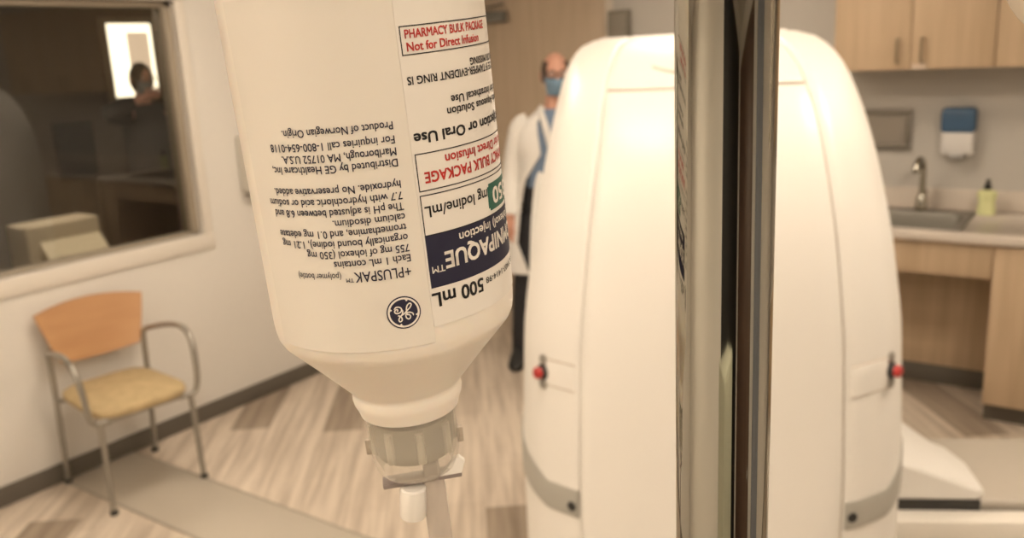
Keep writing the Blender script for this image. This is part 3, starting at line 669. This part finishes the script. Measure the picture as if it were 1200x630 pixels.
# standing person in the white coat at the far door
pe = thing('person', 'standing person in white coat, blue mask and dark trousers, half hidden behind the scanner', 'person', (-2.70, 4.245, 0), radians(32))
J = {'pelvis': ((0, 0, .95), (.15, .11)), 'waist': ((.01, 0, 1.10), (.135, .10)), 'chest': ((.02, 0, 1.30), (.155, .11)), 'neck0': ((.03, .01, 1.46), .062), 'neck': ((.035, .0, 1.53), .056), 'head0': ((.04, -.005, 1.60), .05)}
E_ = [('pelvis', 'waist'), ('waist', 'chest'), ('chest', 'neck0'), ('neck0', 'neck'), ('neck', 'head0')]
for s, pre in ((-1, 'r'), (1, 'l')):
    J[pre + 'sho'] = ((.02 + s * .18, .01, 1.40), .062); J[pre + 'elb'] = ((.02 + s * .245, .03, 1.12), .045); J[pre + 'wrist'] = ((.02 + s * .262, -.05, .88), .030)
    E_ += [('chest', pre + 'sho'), (pre + 'sho', pre + 'elb'), (pre + 'elb', pre + 'wrist')]
    hand(J, E_, pre, J[pre + 'wrist'][0], (s * .03, -.15, -1), (-s * .3, -1, -.1))
    hx = s * .10; fx = -.205 if s < 0 else .19
    J[pre + 'hip'] = ((hx, 0, .86), .088); J[pre + 'knee'] = ((hx * .4 + fx * .6, -.015, .48), .060); J[pre + 'ank'] = ((fx, .02, .09), .034); J[pre + 'toe'] = ((fx + s * .03, -.12, .03), .018)
    E_ += [('pelvis', pre + 'hip'), (pre + 'hip', pre + 'knee'), (pre + 'knee', pre + 'ank'), (pre + 'ank', pre + 'toe')]
body = skin_body('body', J, E_, SKIN, pe)
hc = (.045, -.01, 1.675)
hm = MB(); R3 = head_mesh(hm, hc, .05, .12); hm.build('head', SKIN, pe)
face_bits(pe, hc, R3, mat('mask_blue', (.20, .32, .45), .8, var=.05), True, mat('brown_hair', (.09, .06, .045), .7, var=.2), True)
TROUS = mat('dark_trousers', (.022, .022, .026), .8, var=.15)
tm = MB(); tm.rings([[Vector((.165 * cos(2 * pi * k / 36), .125 * sin(2 * pi * k / 36), z)) for k in range(36)] for z in (.80, .86, .95, 1.06)])
for s in (-1, 1):
    hx = s * .10; fx = -.205 if s < 0 else .19; limb(tm, [(hx * .9, 0, .90), (hx, 0, .80), (hx * .4 + fx * .6, -.015, .48), (fx, .015, .04)], [.10, .105, .080, .070])
tm.build('trousers', TROUS, pe)
for s in (-1, 1):
    fx = -.205 if s < 0 else .19; sh = MB(); M4 = Matrix.Translation((fx, .03, 0)) @ Matrix.Rotation(-s * -.2, 4, 'Z')
    rg = []
    for y, wx_, hz in ((.062, .030, .07), (.05, .046, .115), (0, .052, .13), (-.06, .054, .115), (-.12, .056, .085), (-.195, .048, .06), (-.225, .022, .036)):
        rg.append([M4 @ Vector((wx_ * cos(2 * pi * k / 20), y, max(.0, hz / 2 + hz / 2 * sin(2 * pi * k / 20)))) for k in range(20)])
    sh.rings(rg); sh.build('shoe', BLACK, pe)
COAT = mat('white_coat_cotton', (.80, .785, .76), .85, var=.04, scale=30, bump=.1)
shm = MB(); torso_shell(shm, [(1.02, .155, .12, .01, 0), (1.2, .165, .125, .015, 0), (1.36, .17, .122, .02, 0), (1.44, .12, .09, .025, .005), (1.49, .075, .07, .03, .005)], lambda z: .002); shm.build('shirt', mat('blue_shirt', (.17, .24, .36), .8, var=.06), pe)
cm = MB()
def gap(z): return lerp(z, [.55, .8, 1.0, 1.12, 1.2, 1.32, 1.45], [.30, .95, .95, .90, .30, .28, .55])
torso_shell(cm, [(.575, .27, .19, -.03, .01), (.75, .245, .175, -.02, .01), (.95, .215, .155, 0, .005), (1.1, .195, .145, .01, 0), (1.25, .205, .145, .018, 0), (1.36, .205, .138, .02, 0), (1.42, .175, .115, .024, .004), (1.465, .115, .085, .028, .008), (1.5, .085, .078, .03, .01)], gap)
for s in (-1, 1): limb(cm, [(.02 + s * .14, .01, 1.405), (.02 + s * .18, .012, 1.37), (.02 + s * .242, .03, 1.12), (.02 + s * .262, -.045, .90)], [.062, .072, .060, .050])
cm.build('lab_coat', COAT, pe)
co = MB()
for s in (-1, 1): co.tube([(.03 + s * .075, .03, 1.50), (.03 + s * .07, -.06, 1.47), (.03 + s * .045, -.125, 1.38), (.02 + s * .012, -.15, 1.23)], [.012, .016, .02, .006], 10, smooth=5)
co.build('collar', COAT, pe)

# operator beyond the control room window
op = thing('person', 'person in dark top with one elbow raised, seen through the window', 'person', (-6.3, 4.085, 0), radians(90))
J = {'pelvis': ((0, 0, .98), (.15, .11)), 'waist': ((.0, 0, 1.13), (.135, .10)), 'chest': ((.0, 0, 1.36), (.155, .11)), 'neck0': ((0, .01, 1.53), .062), 'neck': ((0, 0, 1.60), .056), 'head0': ((0, -.005, 1.67), .05)}
E_ = [('pelvis', 'waist'), ('waist', 'chest'), ('chest', 'neck0'), ('neck0', 'neck'), ('neck', 'head0')]
arms = {'r': ((-.18, 0, 1.47), (-.36, -.12, 1.52), (-.16, -.24, 1.60)), 'l': ((.18, 0, 1.47), (.25, -.02, 1.20), (.20, -.20, 1.05))}
for s, pre in ((-1, 'r'), (1, 'l')):
    a = arms[pre]; J[pre + 'sho'] = (a[0], .062); J[pre + 'elb'] = (a[1], .045); J[pre + 'wrist'] = (a[2], .030)
    E_ += [('chest', pre + 'sho'), (pre + 'sho', pre + 'elb'), (pre + 'elb', pre + 'wrist')]
    d = Vector(a[2]) - Vector(a[1]); hand(J, E_, pre, a[2], d, (0, -.2, 1) if s < 0 else (-1, 0, .2), .6)
    hx = s * .10
    J[pre + 'hip'] = ((hx, 0, .88), .088); J[pre + 'knee'] = ((hx * 1.1, -.015, .49), .060); J[pre + 'ank'] = ((hx * 1.1, .02, .09), .042); J[pre + 'toe'] = ((hx * 1.3, -.14, .035), .032)
    E_ += [('pelvis', pre + 'hip'), (pre + 'hip', pre + 'knee'), (pre + 'knee', pre + 'ank'), (pre + 'ank', pre + 'toe')]
skin_body('body', J, E_, SKIN, op)
hc = (0, -.01, 1.745); hm = MB(); R3 = head_mesh(hm, hc, .1, -.1); hm.build('head', SKIN, op)
face_bits(op, hc, R3, mat('mask_grey', (.22, .27, .30), .8, var=.05), True, mat('dark_hair', (.03, .025, .02), .6, var=.2), False)
SCR = mat('dark_scrubs', (.035, .033, .033), .85, var=.12)
tm = MB(); torso_shell(tm, [(.86, .185, .14, 0, 0), (1.0, .18, .135, 0, 0), (1.2, .18, .132, 0, 0), (1.42, .19, .13, 0, 0), (1.50, .13, .095, 0, .005), (1.555, .075, .07, 0, .008)], lambda z: .002)
for pre in 'rl': a = arms[pre]; limb(tm, [Vector(a[0]) * .8 + Vector((0, 0, .29)), a[0], a[1], Vector(a[2]) * .75 + Vector(a[1]) * .25], [.07, .075, .062, .048])
tm.build('dark_top', SCR, op)
tm = MB(); tm.rings([[Vector((.17 * cos(2 * pi * k / 36), .128 * sin(2 * pi * k / 36), z)) for k in range(36)] for z in (.80, .88, 1.0, 1.04)])
for s in (-1, 1): limb(tm, [(s * .09, 0, .92), (s * .10, 0, .80), (s * .11, -.015, .49), (s * .11, .015, .075)], [.10, .105, .078, .066])
tm.build('trousers', mat('purple_scrubs', (.10, .065, .14), .85, var=.1), op)
for s in (-1, 1):
    sh = MB(); M4 = Matrix.Translation((s * .11, .03, 0)); rg = []
    for y, wx_, hz in ((.055, .022, .05), (.045, .036, .075), (0, .040, .085), (-.06, .042, .07), (-.12, .046, .05), (-.175, .040, .04), (-.205, .018, .026)):
        rg.append([M4 @ Vector((wx_ * cos(2 * pi * k / 20), y, hz / 2 + hz / 2 * sin(2 * pi * k / 20))) for k in range(20)])
    sh.rings(rg); sh.build('shoe', BLACK, op)

# ------------------------------------------------------------------ control room furniture
dk = thing('control_desk', 'long dark desk inside the control room', 'desk', (-4.75, 1.75, 0))
DW = mat_wood('dark_desk', (.10, .075, .05), (.14, .105, .07))
MB().box(-.42, .42, -1.2, 1.08, .70, .735, .005).build('desk_top', DW, dk)
for y in (-1.15, 1.03): MB().box(-.4, .4, y - .02, y + .02, 0, .70, .003).build('side_panel', DW, dk)
pr = thing('printer', 'cream box-shaped desk machine behind the window sill', 'printer', (-4.95, 2.585, .735))
CRM = mat('cream_casing', (.70, .62, .48), .5, var=.04)
MB().box(-.20, .02, -.215, .215, 0, .262, .012, 3).build('casing', CRM, pr)
pf = MB(); pf.rings([[Vector((x, y, z)) for x, z in ((.0, .02), (.12, .02), (.125, .05), (.02, .17), (.0, .17))] for y in (-.15, .205)]); pf.build('front_tray', mat('cream_tray', (.86, .78, .60), .45, var=.03), pr)
pf2 = MB().box(.02, .135, -.15, .205, .004, .02, .003); pf2.build('paper_slot', DARK, pr)
oc = thing('office_chair', 'dark high-backed office chair right of the cream desk machine', 'chair', (-5.05, 3.13, 0), radians(180))
LEA = mat('dark_leather', (.045, .034, .026), .5, var=.15, scale=20)
MB().box(-.07, 0, -.25, .25, .62, 1.20, .03, 3).build('backrest', LEA, oc)
MB().box(-.5, -.04, -.24, .24, .44, .53, .03, 3).build('seat', LEA, oc)
MB().tube([(-.01, 0, .8), (.03, 0, .6), (-.05, 0, .42), (-.2, 0, .40)], .02).build('back_support', DARK, oc)
MB().lathe([(.025, .08), (.025, .44)], 16, (-.26, 0, 0)).build('column', DARK, oc)
for k in range(5):
    a = 2 * pi * k / 5; lg = MB().tube([(-.26, 0, .10), (-.26 + .28 * cos(a), .28 * sin(a), .07)], [.02, .014]).build('leg', DARK, oc)
    MB().lathe([(.012, -.012), (.027, -.010), (.027, .010), (.012, .012)], 16, (-.26 + .28 * cos(a), .28 * sin(a), .027), (-sin(a), cos(a), 0)).build('caster', BLACK, lg)
for s in (-1, 1): MB().tube([(-.08, s * .26, .62), (-.1, s * .28, .68), (-.35, s * .28, .68), (-.36, s * .26, .47)], .014, 10, smooth=3).build('armrest', DARK, oc)
mo = thing('wall_screen', 'dark blank screen on the far wall of the control room', 'screen', (CRX0, 3.83, 1.0))
MB().box(0, .05, -.16, .16, 0, .44, .008).build('casing', DARK, mo); MB().box(.05, .053, -.145, .145, .015, .425).build('panel', mat('screen_glass', (.045, .05, .055), .15, var=.05), mo)

# ------------------------------------------------------------------ chrome pole
PX, PY, PR = -.0850, .2170, .0127
po = thing('iv_pole', 'shiny chrome pole standing close in front of the scanner', 'iv pole', (PX, PY, 0))
MB().lathe([(PR, .10), (PR, 2.03), (PR * .8, 2.038), (PR * .3, 2.042)], 96).build('pole', CHROME, po)
hk = MB(); BQ = Vector((-.20387227, .21725399, 1.71548539)); BD = Vector((-.0041711, -.07783414, .9969576))
top = BQ + BD * .152 - Vector((PX, PY, 0)); bagp = Vector((.0945, .0852, 0))
hk.tube([(0, 0, 2.0), (top.x * .5, top.y * .5, 2.01), (top.x * .95, top.y * .95, 2.0), (top.x * 1.03, top.y * 1.03, 1.975), (top.x, top.y, 1.953), (top.x * .93, top.y * .93, 1.962)], .0032, 10, smooth=5); hk.build('hook', CHROME, po)
hk = MB(); hk.tube([(0, 0, 2.0), (bagp.x * .5, bagp.y * .5, 2.01), (bagp.x * .96, bagp.y * .96, 2.0), (bagp.x * 1.04, bagp.y * 1.04, 1.985), (bagp.x, bagp.y, 1.966), (bagp.x * .94, bagp.y * .94, 1.975)], .0032, 10, smooth=5); hk.build('hook', CHROME, po)
MB().lathe([(PR + .004, -.02), (PR + .005, -.015), (PR + .005, .015), (PR + .004, .02)], 32, (0, 0, 2.0)).build('collar', GREYM, po)
MB().lathe([(.05, .075), (.06, .085), (.06, .10), (.03, .13), (.018, .16)], 32).build('hub', DGREY, po)
for k in range(5):
    a = 2 * pi * k / 5 + .3; lg = MB().tube([(.03 * cos(a), .03 * sin(a), .09), (.27 * cos(a), .27 * sin(a), .07)], [.018, .013]).build('leg', DGREY, po)
    MB().lathe([(.012, -.011), (.025, -.009), (.025, .009), (.012, .011)], 16, (.27 * cos(a), .27 * sin(a), .025), (-sin(a), cos(a), 0)).build('caster', BLACK, lg)

# ------------------------------------------------------------------ the hanging bottle
C0 = Vector((.69726452, -.71485978, -.05289306)); G0 = Vector((.71680177, .69492254, .05725274)); Yb = BD.cross(G0)
bo = thing('contrast_bottle', 'upside-down white plastic bottle with printed label hanging left of the chrome pole', 'bottle')
bo.matrix_world = Matrix(((G0.x, Yb.x, BD.x, BQ.x), (G0.y, Yb.y, BD.y, BQ.y), (G0.z, Yb.z, BD.z, BQ.z), (0, 0, 0, 1)))
RB = .041; mm = .001
BOT = mat('milky_bottle', (.84, .79, .715), .36, var=.015, scale=40, sub=.7)
prof = [(.0150, -.0370), (.0176, -.0362), (.0182, -.0340), (.0192, -.0318), (.0195, -.0300), (.0193, -.0282), (.0192, -.0268), (.0202, -.0255), (.0300, -.0140), (.0378, -.0052), (.0394, -.0034), (.0404, -.0014), (.0408, .0010), (RB, .004), (RB, .03), (RB, .06), (RB, .09), (RB, .12), (RB, .138), (.0400, .143), (.037, .1465), (.030, .148), (.022, .1465), (.0, .1455)]
MB().lathe(prof, 128).build('body', BOT, bo, angle=50)
hl = MB(); hl.tube([(-.012, 0, .146), (-.012, 0, .156), (-.008, 0, .168), (0, 0, .2345), (.008, 0, .168), (.012, 0, .156), (.012, 0, .146)], .0016, 8, smooth=4); hl.build('hanger', BOT, bo)
CAPM = mat_clear('milky_cap', (.78, .72, .62), .29, .3)
STOP = mat('rubber_stopper', (.15, .14, .10), .6, var=.05, scale=80)
MB().lathe([(.0155, -.0335), (.0175, -.0366), (.0168, -.0385), (.0163, -.042), (.0162, -.0475), (.0166, -.0485), (.0166, -.0505), (.0161, -.0515), (.0158, -.0545), (.0150, -.0580), (.0140, -.0600), (.0130, -.0608), (.0124, -.0602), (.0148, -.0540), (.0152, -.038)], 96, cap=False).build('cap_ring', CAPM, bo, angle=50)
cr_ = MB()
for k in range(8):
    a = 2 * pi * k / 8 + .12; cr_.tube([(.0142 * cos(a), .0142 * sin(a), -.041), (.0142 * cos(a), .0142 * sin(a), -.0525)], .0016, 8)
cr_.build('rib', mat('cap_rib', (.46, .43, .35), .4, var=.03), bo)
MB().lathe([(.0, -.0395), (.0137, -.0398), (.0142, -.042), (.0142, -.051), (.0136, -.0535), (.0, -.0538)], 64).build('stopper', STOP, bo)
for a in (radians(-94), radians(88)):
    M4 = Matrix.Rotation(a, 4, 'Z'); tb_ = MB().box(-.0012, .0012, -.0178, -.0155, -.0535, -.0475, .0005, M4=M4)
    tb_.build('tear_tab', mat('cap_tab', (.42, .36, .29), .5, var=.05), bo)
# labels and print
def cyl(th, t, r): a = radians(th); return Vector((r * sin(a), -r * cos(a), t * mm))
def wrap_rect(mb, t0, t1, z0, z1, r, th=0.00010, n=None):
    n = n or max(2, int(abs(t1 - t0) / 2)); vs = []
    for rr_ in (r, r - th):
        for z in (z0, z1):
            for k in range(n + 1): vs.append(cyl(t0 + (t1 - t0) * k / n, z, rr_))
    N = n + 1; ff = []
    for k in range(n): ff += [[k, k + 1, N + k + 1, N + k], [2 * N + k, 3 * N + k, 3 * N + k + 1, 2 * N + k + 1], [k, 2 * N + k, 2 * N + k + 1, k + 1], [N + k, N + k + 1, 3 * N + k + 1, 3 * N + k]]
    ff += [[0, N, 3 * N, 2 * N], [n, 2 * N + n, 3 * N + n, N + n]]
    mb.add(vs, ff); return mb
LB1 = mat('label_milky', (.78, .735, .665), .33, var=.01, scale=40, sub=.15); LB2 = mat('label_white', (.80, .765, .71), .30, var=.01, scale=40)
la = wrap_rect(MB(), -62, 14.9, 1.5, 106, RB + .00018, .0002).build('back_label', LB1, bo)
lb = wrap_rect(MB(), 15.0, 118, 6.5, 112, RB + .00022, .00024).build('front_label', LB2, bo)
INK = [mat('ink_navy', (.014, .014, .040), .6, var=.02), mat('ink_black', (.010, .010, .012), .6, var=.02), mat('ink_red', (.50, .035, .03), .5, var=.02), mat('ink_white', (.80, .76, .70), .45, var=.02), mat('ink_green', (.02, .12, .085), .5, var=.02)]
def text_mesh(s, bold):
    cu = bpy.data.curves.new('t', 'FONT'); cu.body = s; cu.size = 1; cu.offset = bold; cu.resolution_u = 3
    o = bpy.data.objects.new('t', cu); COL.objects.link(o); bpy.context.view_layer.update()
    me = bpy.data.meshes.new_from_object(o.evaluated_get(bpy.context.evaluated_depsgraph_get()))
    vs = [v.co.copy() for v in me.vertices]; fs = [list(p.vertices) for p in me.polygons]
    bpy.data.objects.remove(o); bpy.data.curves.remove(cu); bpy.data.meshes.remove(me)
    return vs, fs
CAPH = max(v.y for v in text_mesh('H', 0)[0])
def put(mb, s, th0, th1, base, capmm, ink, bold=0., up=False, r=RB + .0004):
    """print s round the bottle from angle th0 to th1 (reading direction) on the baseline height base (mm)"""
    vs, fs = text_mesh(s, 0); x0 = min(v.x for v in vs); x1 = max(v.x for v in vs); k = capmm / CAPH; P = []
    for ox, oy in (((0, 0),) if not bold else ((-1, -1), (-1, 1), (1, -1), (1, 1), (0, 0))):       # heavier strokes
        P = []
        for v in vs:
            u = (v.x + ox * bold - x0) / (x1 - x0); vy = (v.y + oy * bold * .8) * k; P.append(cyl(th0 + (th1 - th0) * u, base + (vy if up else -vy), r))
        mb.add(P, fs, ink)
def frame(mb, t0, t1, z0, z1, w_, ink, r=RB + .0004):
    mb.cur = ink; dw = math.degrees(w_ * mm / RB)
    wrap_rect(mb, t0, t1, z0, z0 + w_, r); wrap_rect(mb, t0, t1, z1 - w_, z1, r); wrap_rect(mb, t0, t0 + dw, z0, z1, r, n=2); wrap_rect(mb, t1 - dw, t1, z0, z1, r, n=2)
pt = MB()
for s, e_, base, cp in (('+PLUSPAK', -15.0, 27.0, 3.1),): put(pt, s, 8.2, e_, base, cp, 0, .006)
put(pt, 'TM', -15.4, -18.6, 25.3, 1.2, 0, .008); put(pt, '(polymer bottle)', -20.5, -41.2, 26.9, 1.9, 0, .004)
for s, e_, base in (('Each 1 mL contains', -22.8, 30.6), ('755 mg of iohexol (350 mg', -34.5, 33.7), ('organically bound iodine), 1.21 mg', -47.4, 36.8), ('tromethamine, and 0.1 mg edetate', -48, 39.9), ('calcium disodium.', -20.5, 43.0), ('The pH is adjusted between 6.8 and', -48.8, 46.2), ('7.7 with hydrochloric acid or sodium', -51, 49.4), ('hydroxide. No preservative added.', -46.8, 52.7), ('Distributed by GE Healthcare Inc,', -45.6, 59.0), ('Marlborough, MA 01752 U.S.A.', -39.4, 62.2), ('For inquiries call 1-800-654-0118', -44.6, 65.6), ('Product of Norwegian Origin.', -37.1, 69.6)):
    put(pt, s, 8.8, e_, base, 2.2, 0, .011)
# round badge with script monogram
def badge(mb, x, y, r):     # pixel-like badge units -> mm on the bottle
    return cyl(3.0 + math.degrees(x * mm / RB), 13.0 - y, r)
def disc(mb, r0, r1, ink, r, n=64):
    vs = []; m_ = 6
    for j in range(m_ + 1):
        q_ = r0 + (r1 - r0) * j / m_
        for k in range(n): vs.append(badge(mb, q_ * cos(2 * pi * k / n), q_ * sin(2 * pi * k / n), r))
    mb.add(vs, [[j * n + k, j * n + (k + 1) % n, (j + 1) * n + (k + 1) % n, (j + 1) * n + k] for j in range(m_) for k in range(n)], ink)
def ribbon(mb, P, w_, ink, r):
    Q = []; L = len(P)
    for i in range(L - 1):
        p0, p1, p2, p3 = [Vector(P[max(0, min(L - 1, k))]) for k in (i - 1, i, i + 1, i + 2)]
        for k in range(6):
            t = k / 6; Q.append(.5 * ((2 * p1) + (p2 - p0) * t + (2 * p0 - 5 * p1 + 4 * p2 - p3) * t * t + (3 * p1 - p0 - 3 * p2 + p3) * t ** 3))
    Q.append(Vector(P[-1])); vs = []
    for i, p in enumerate(Q):
        d = (Q[min(i + 1, len(Q) - 1)] - Q[max(i - 1, 0)]).normalized(); nn = Vector((-d.y, d.x)); ww = w_ * .5 * (.45 + .55 * min(1, i / 4, (len(Q) - 1 - i) / 4))
        vs += [badge(mb, *(p + nn * ww), r), badge(mb, *(p - nn * ww), r)]
    mb.add(vs, [[2 * i, 2 * i + 1, 2 * i + 3, 2 * i + 2] for i in range(len(Q) - 1)], ink)
disc(pt, .01, 5.1, 0, RB + .0004); disc(pt, 4.15, 4.72, 3, RB + .0005)
S = lambda pts: [((x - 315) / 190 * 5.1, (y - 310) / 190 * 5.1) for x, y in pts]
for a in range(4):
    q0 = [(4.25, -.2), (4.1, .5), (3.6, .35)]; ca, sa = cos(a * pi / 2 + .2), sin(a * pi / 2 + .2)
    ribbon(pt, [(x * ca - y * sa, x * sa + y * ca) for x, y in q0], .55, 3, RB + .0005)
for P in ([(238, 290), (252, 278), (246, 264), (228, 266), (216, 285), (226, 305), (252, 310), (284, 296), (294, 265), (272, 240), (236, 238), (212, 262)], [(290, 262), (304, 292), (292, 330), (262, 362), (250, 392), (262, 412), (284, 398), (284, 366), (262, 342), (244, 340)], [(284, 344), (318, 322), (350, 294), (388, 262), (406, 228), (390, 212), (362, 232), (348, 270), (346, 312), (332, 346), (338, 378), (362, 394), (382, 372), (372, 344), (350, 340), (352, 318), (384, 318), (412, 336), (416, 362)]):
    ribbon(pt, S(P), .40, 3, RB + .0005)
pt.build('label_print', INK, la, smooth=False, merge=False)
pf = MB()
frame(pf, 16.2, 104, 86.9, 94.9, .28, 1); put(pf, 'PHARMACY BULK PACKAGE', 18.2, 66.5, 91.5, 2.3, 2, .024, True); put(pf, 'Not for Direct Infusion', 18.5, 59.5, 88.0, 2.3, 2, .024, True)
put(pf, 'BROKEN OR MISSING', 91, 50.2, 83.6, 2.0, 1, .020); put(pf, 'DO NOT USE IF TAMPER-EVIDENT RING IS', 93, 16.9, 81.0, 2.15, 1, .020)
put(pf, 'Not for Intrathecal Use', 83, 36, 74.0, 2.25, 1, .020); put(pf, 'Sterile Aqueous Solution', 84, 33.2, 70.7, 2.25, 1, .020); put(pf, 'For Injection or Oral Use', 88, 16.7, 65.1, 3.0, 1, .026)
frame(pf, 16.0, 108, 48.2, 59.3, .28, 1); put(pf, 'Not for Direct Infusion', 83, 29.5, 57.6, 2.7, 2, .022); put(pf, 'PHARMACY BULK PACKAGE', 88, 19.2, 53.6, 3.1, 2, .026)
frame(pf, 15.9, 108, 34.8, 47.1, .28, 1); put(pf, 'mg Iodine/mL', 52.6, 17.3, 43.6, 3.3, 1, .014)
# green rounded box with the strength
pf.cur = 4; wrap_rect(pf, 54.5, 99, 36.3, 44.8, RB + .00036); wrap_rect(pf, 53.3, 54.6, 37.2, 43.9, RB + .00036, n=2); put(pf, '350', 77, 57.5, 43.0, 5.0, 3, .022, r=RB + .0005)
pf.cur = 0; wrap_rect(pf, 15.9, 108, 18.6, 34.9, RB + .00034)
put(pf, '(iohexol) Injection', 76, 31.8, 33.3, 2.7, 3, .016, r=RB + .0005); put(pf, 'OMNIPAQUE', 79, 23.8, 28.8, 5.0, 3, .030, r=RB + .0005); put(pf, 'TM', 23.0, 17.2, 25.2, 2.0, 3, .016, r=RB + .0005)
put(pf, '500 mL', 42.6, 15.8, 16.9, 4.3, 1, .022); put(pf, 'NDC 0407-1414-98', 82, 44.8, 16.3, 1.9, 1, .010)
pf.build('label_print', INK, lb, smooth=False, merge=False)

# spike with side wings and white vent cap, pushed into the bottle's mouth
sp = thing('infusion_spike', 'clear infusion spike with wings and white vent cap below the bottle mouth', 'infusion spike'); sp.matrix_world = bo.matrix_world.copy()
SPK = mat_clear('clear_spike', (.55, .49, .44), .5, .25); WNG = mat('spike_white', (.86, .83, .78), .3, var=.02)
MB().lathe([(.0030, -.053), (.0030, -.0622), (.0040, -.0630), (.0044, -.070), (.0043, -.105), (.0046, -.106), (.0046, -.118), (.003, -.12)], 32, (.0045, -.003, 0)).build('shaft', SPK, sp)
wg = MB(); wg.box(-.0135, .0152, -.0065, .0, -.0650, -.0629, .0005); wg.box(.0015, .0068, -.0062, -.001, -.0632, -.0572, .0006); wg.build('wing', mat('spike_bar', (.26, .22, .205), .35, var=.03), sp)
fn = MB(); fn.rings([[Vector((x, y, z)) for x, z in ((.0072, -.0631), (.0152, -.0631), (.0168, -.0585), (.0150, -.0566), (.0135, -.0570))] for y in (-.0068, -.0045)]); fn.build('wing_tip', WNG, sp)['label'] = 'bright white wing tip'
M4 = Matrix.Translation((-.0030, -.0065, -.066)) @ Matrix.Rotation(radians(7), 4, 'Y')
vc = MB(); vp = [(.0040, .0005), (.0047, 0), (.0048, -.002), (.0049, -.0108), (.0045, -.0115), (.0036, -.0115), (.0034, -.0105)]
vc.rings([[M4 @ Vector((r * cos(2 * pi * k / 32), r * sin(2 * pi * k / 32), h)) for k in range(32)] for r, h in vp]); vc.build('vent_cap', WNG, sp)['label'] = 'white vent cap'

# clear fluid bag hanging from the other hook, only a corner of it in view
bg = thing('fluid_bag', 'clear fluid bag of which only a corner shows at top right', 'fluid bag', (PX + bagp.x, PY + bagp.y, 1.9565), radians(35))
BAG = mat_clear('clear_bag', (.80, .74, .64), .45, .12)
rg = []
for j in range(49):
    v = j / 48; z = -.02 - .143 * v; e_ = abs(2 * v - 1); wv = .052 * (1 - e_ ** 7) ** (1 / 3.5) if e_ < 1 else .0; dv = .002 + .014 * (1 - e_ ** 3)
    rg.append([Vector((max(wv, .022) * math.copysign(abs(cos(2 * pi * k / 32)) ** .7, cos(2 * pi * k / 32)), dv * sin(2 * pi * k / 32), z)) for k in range(32)])
MB().rings(rg).build('bag', BAG, bg)
MB().tube([(-.01, 0, -.02), (-.009, 0, -.006), (0, 0, .003), (.009, 0, -.006), (.01, 0, -.02)], .0015, 8, smooth=4).build('hanger', BAG, bg)
for s in (-1, 1): MB().tube([(s * .012, 0, -.160), (s * .012, 0, -.178)], .0035, 12).build('port', BAG, bg)
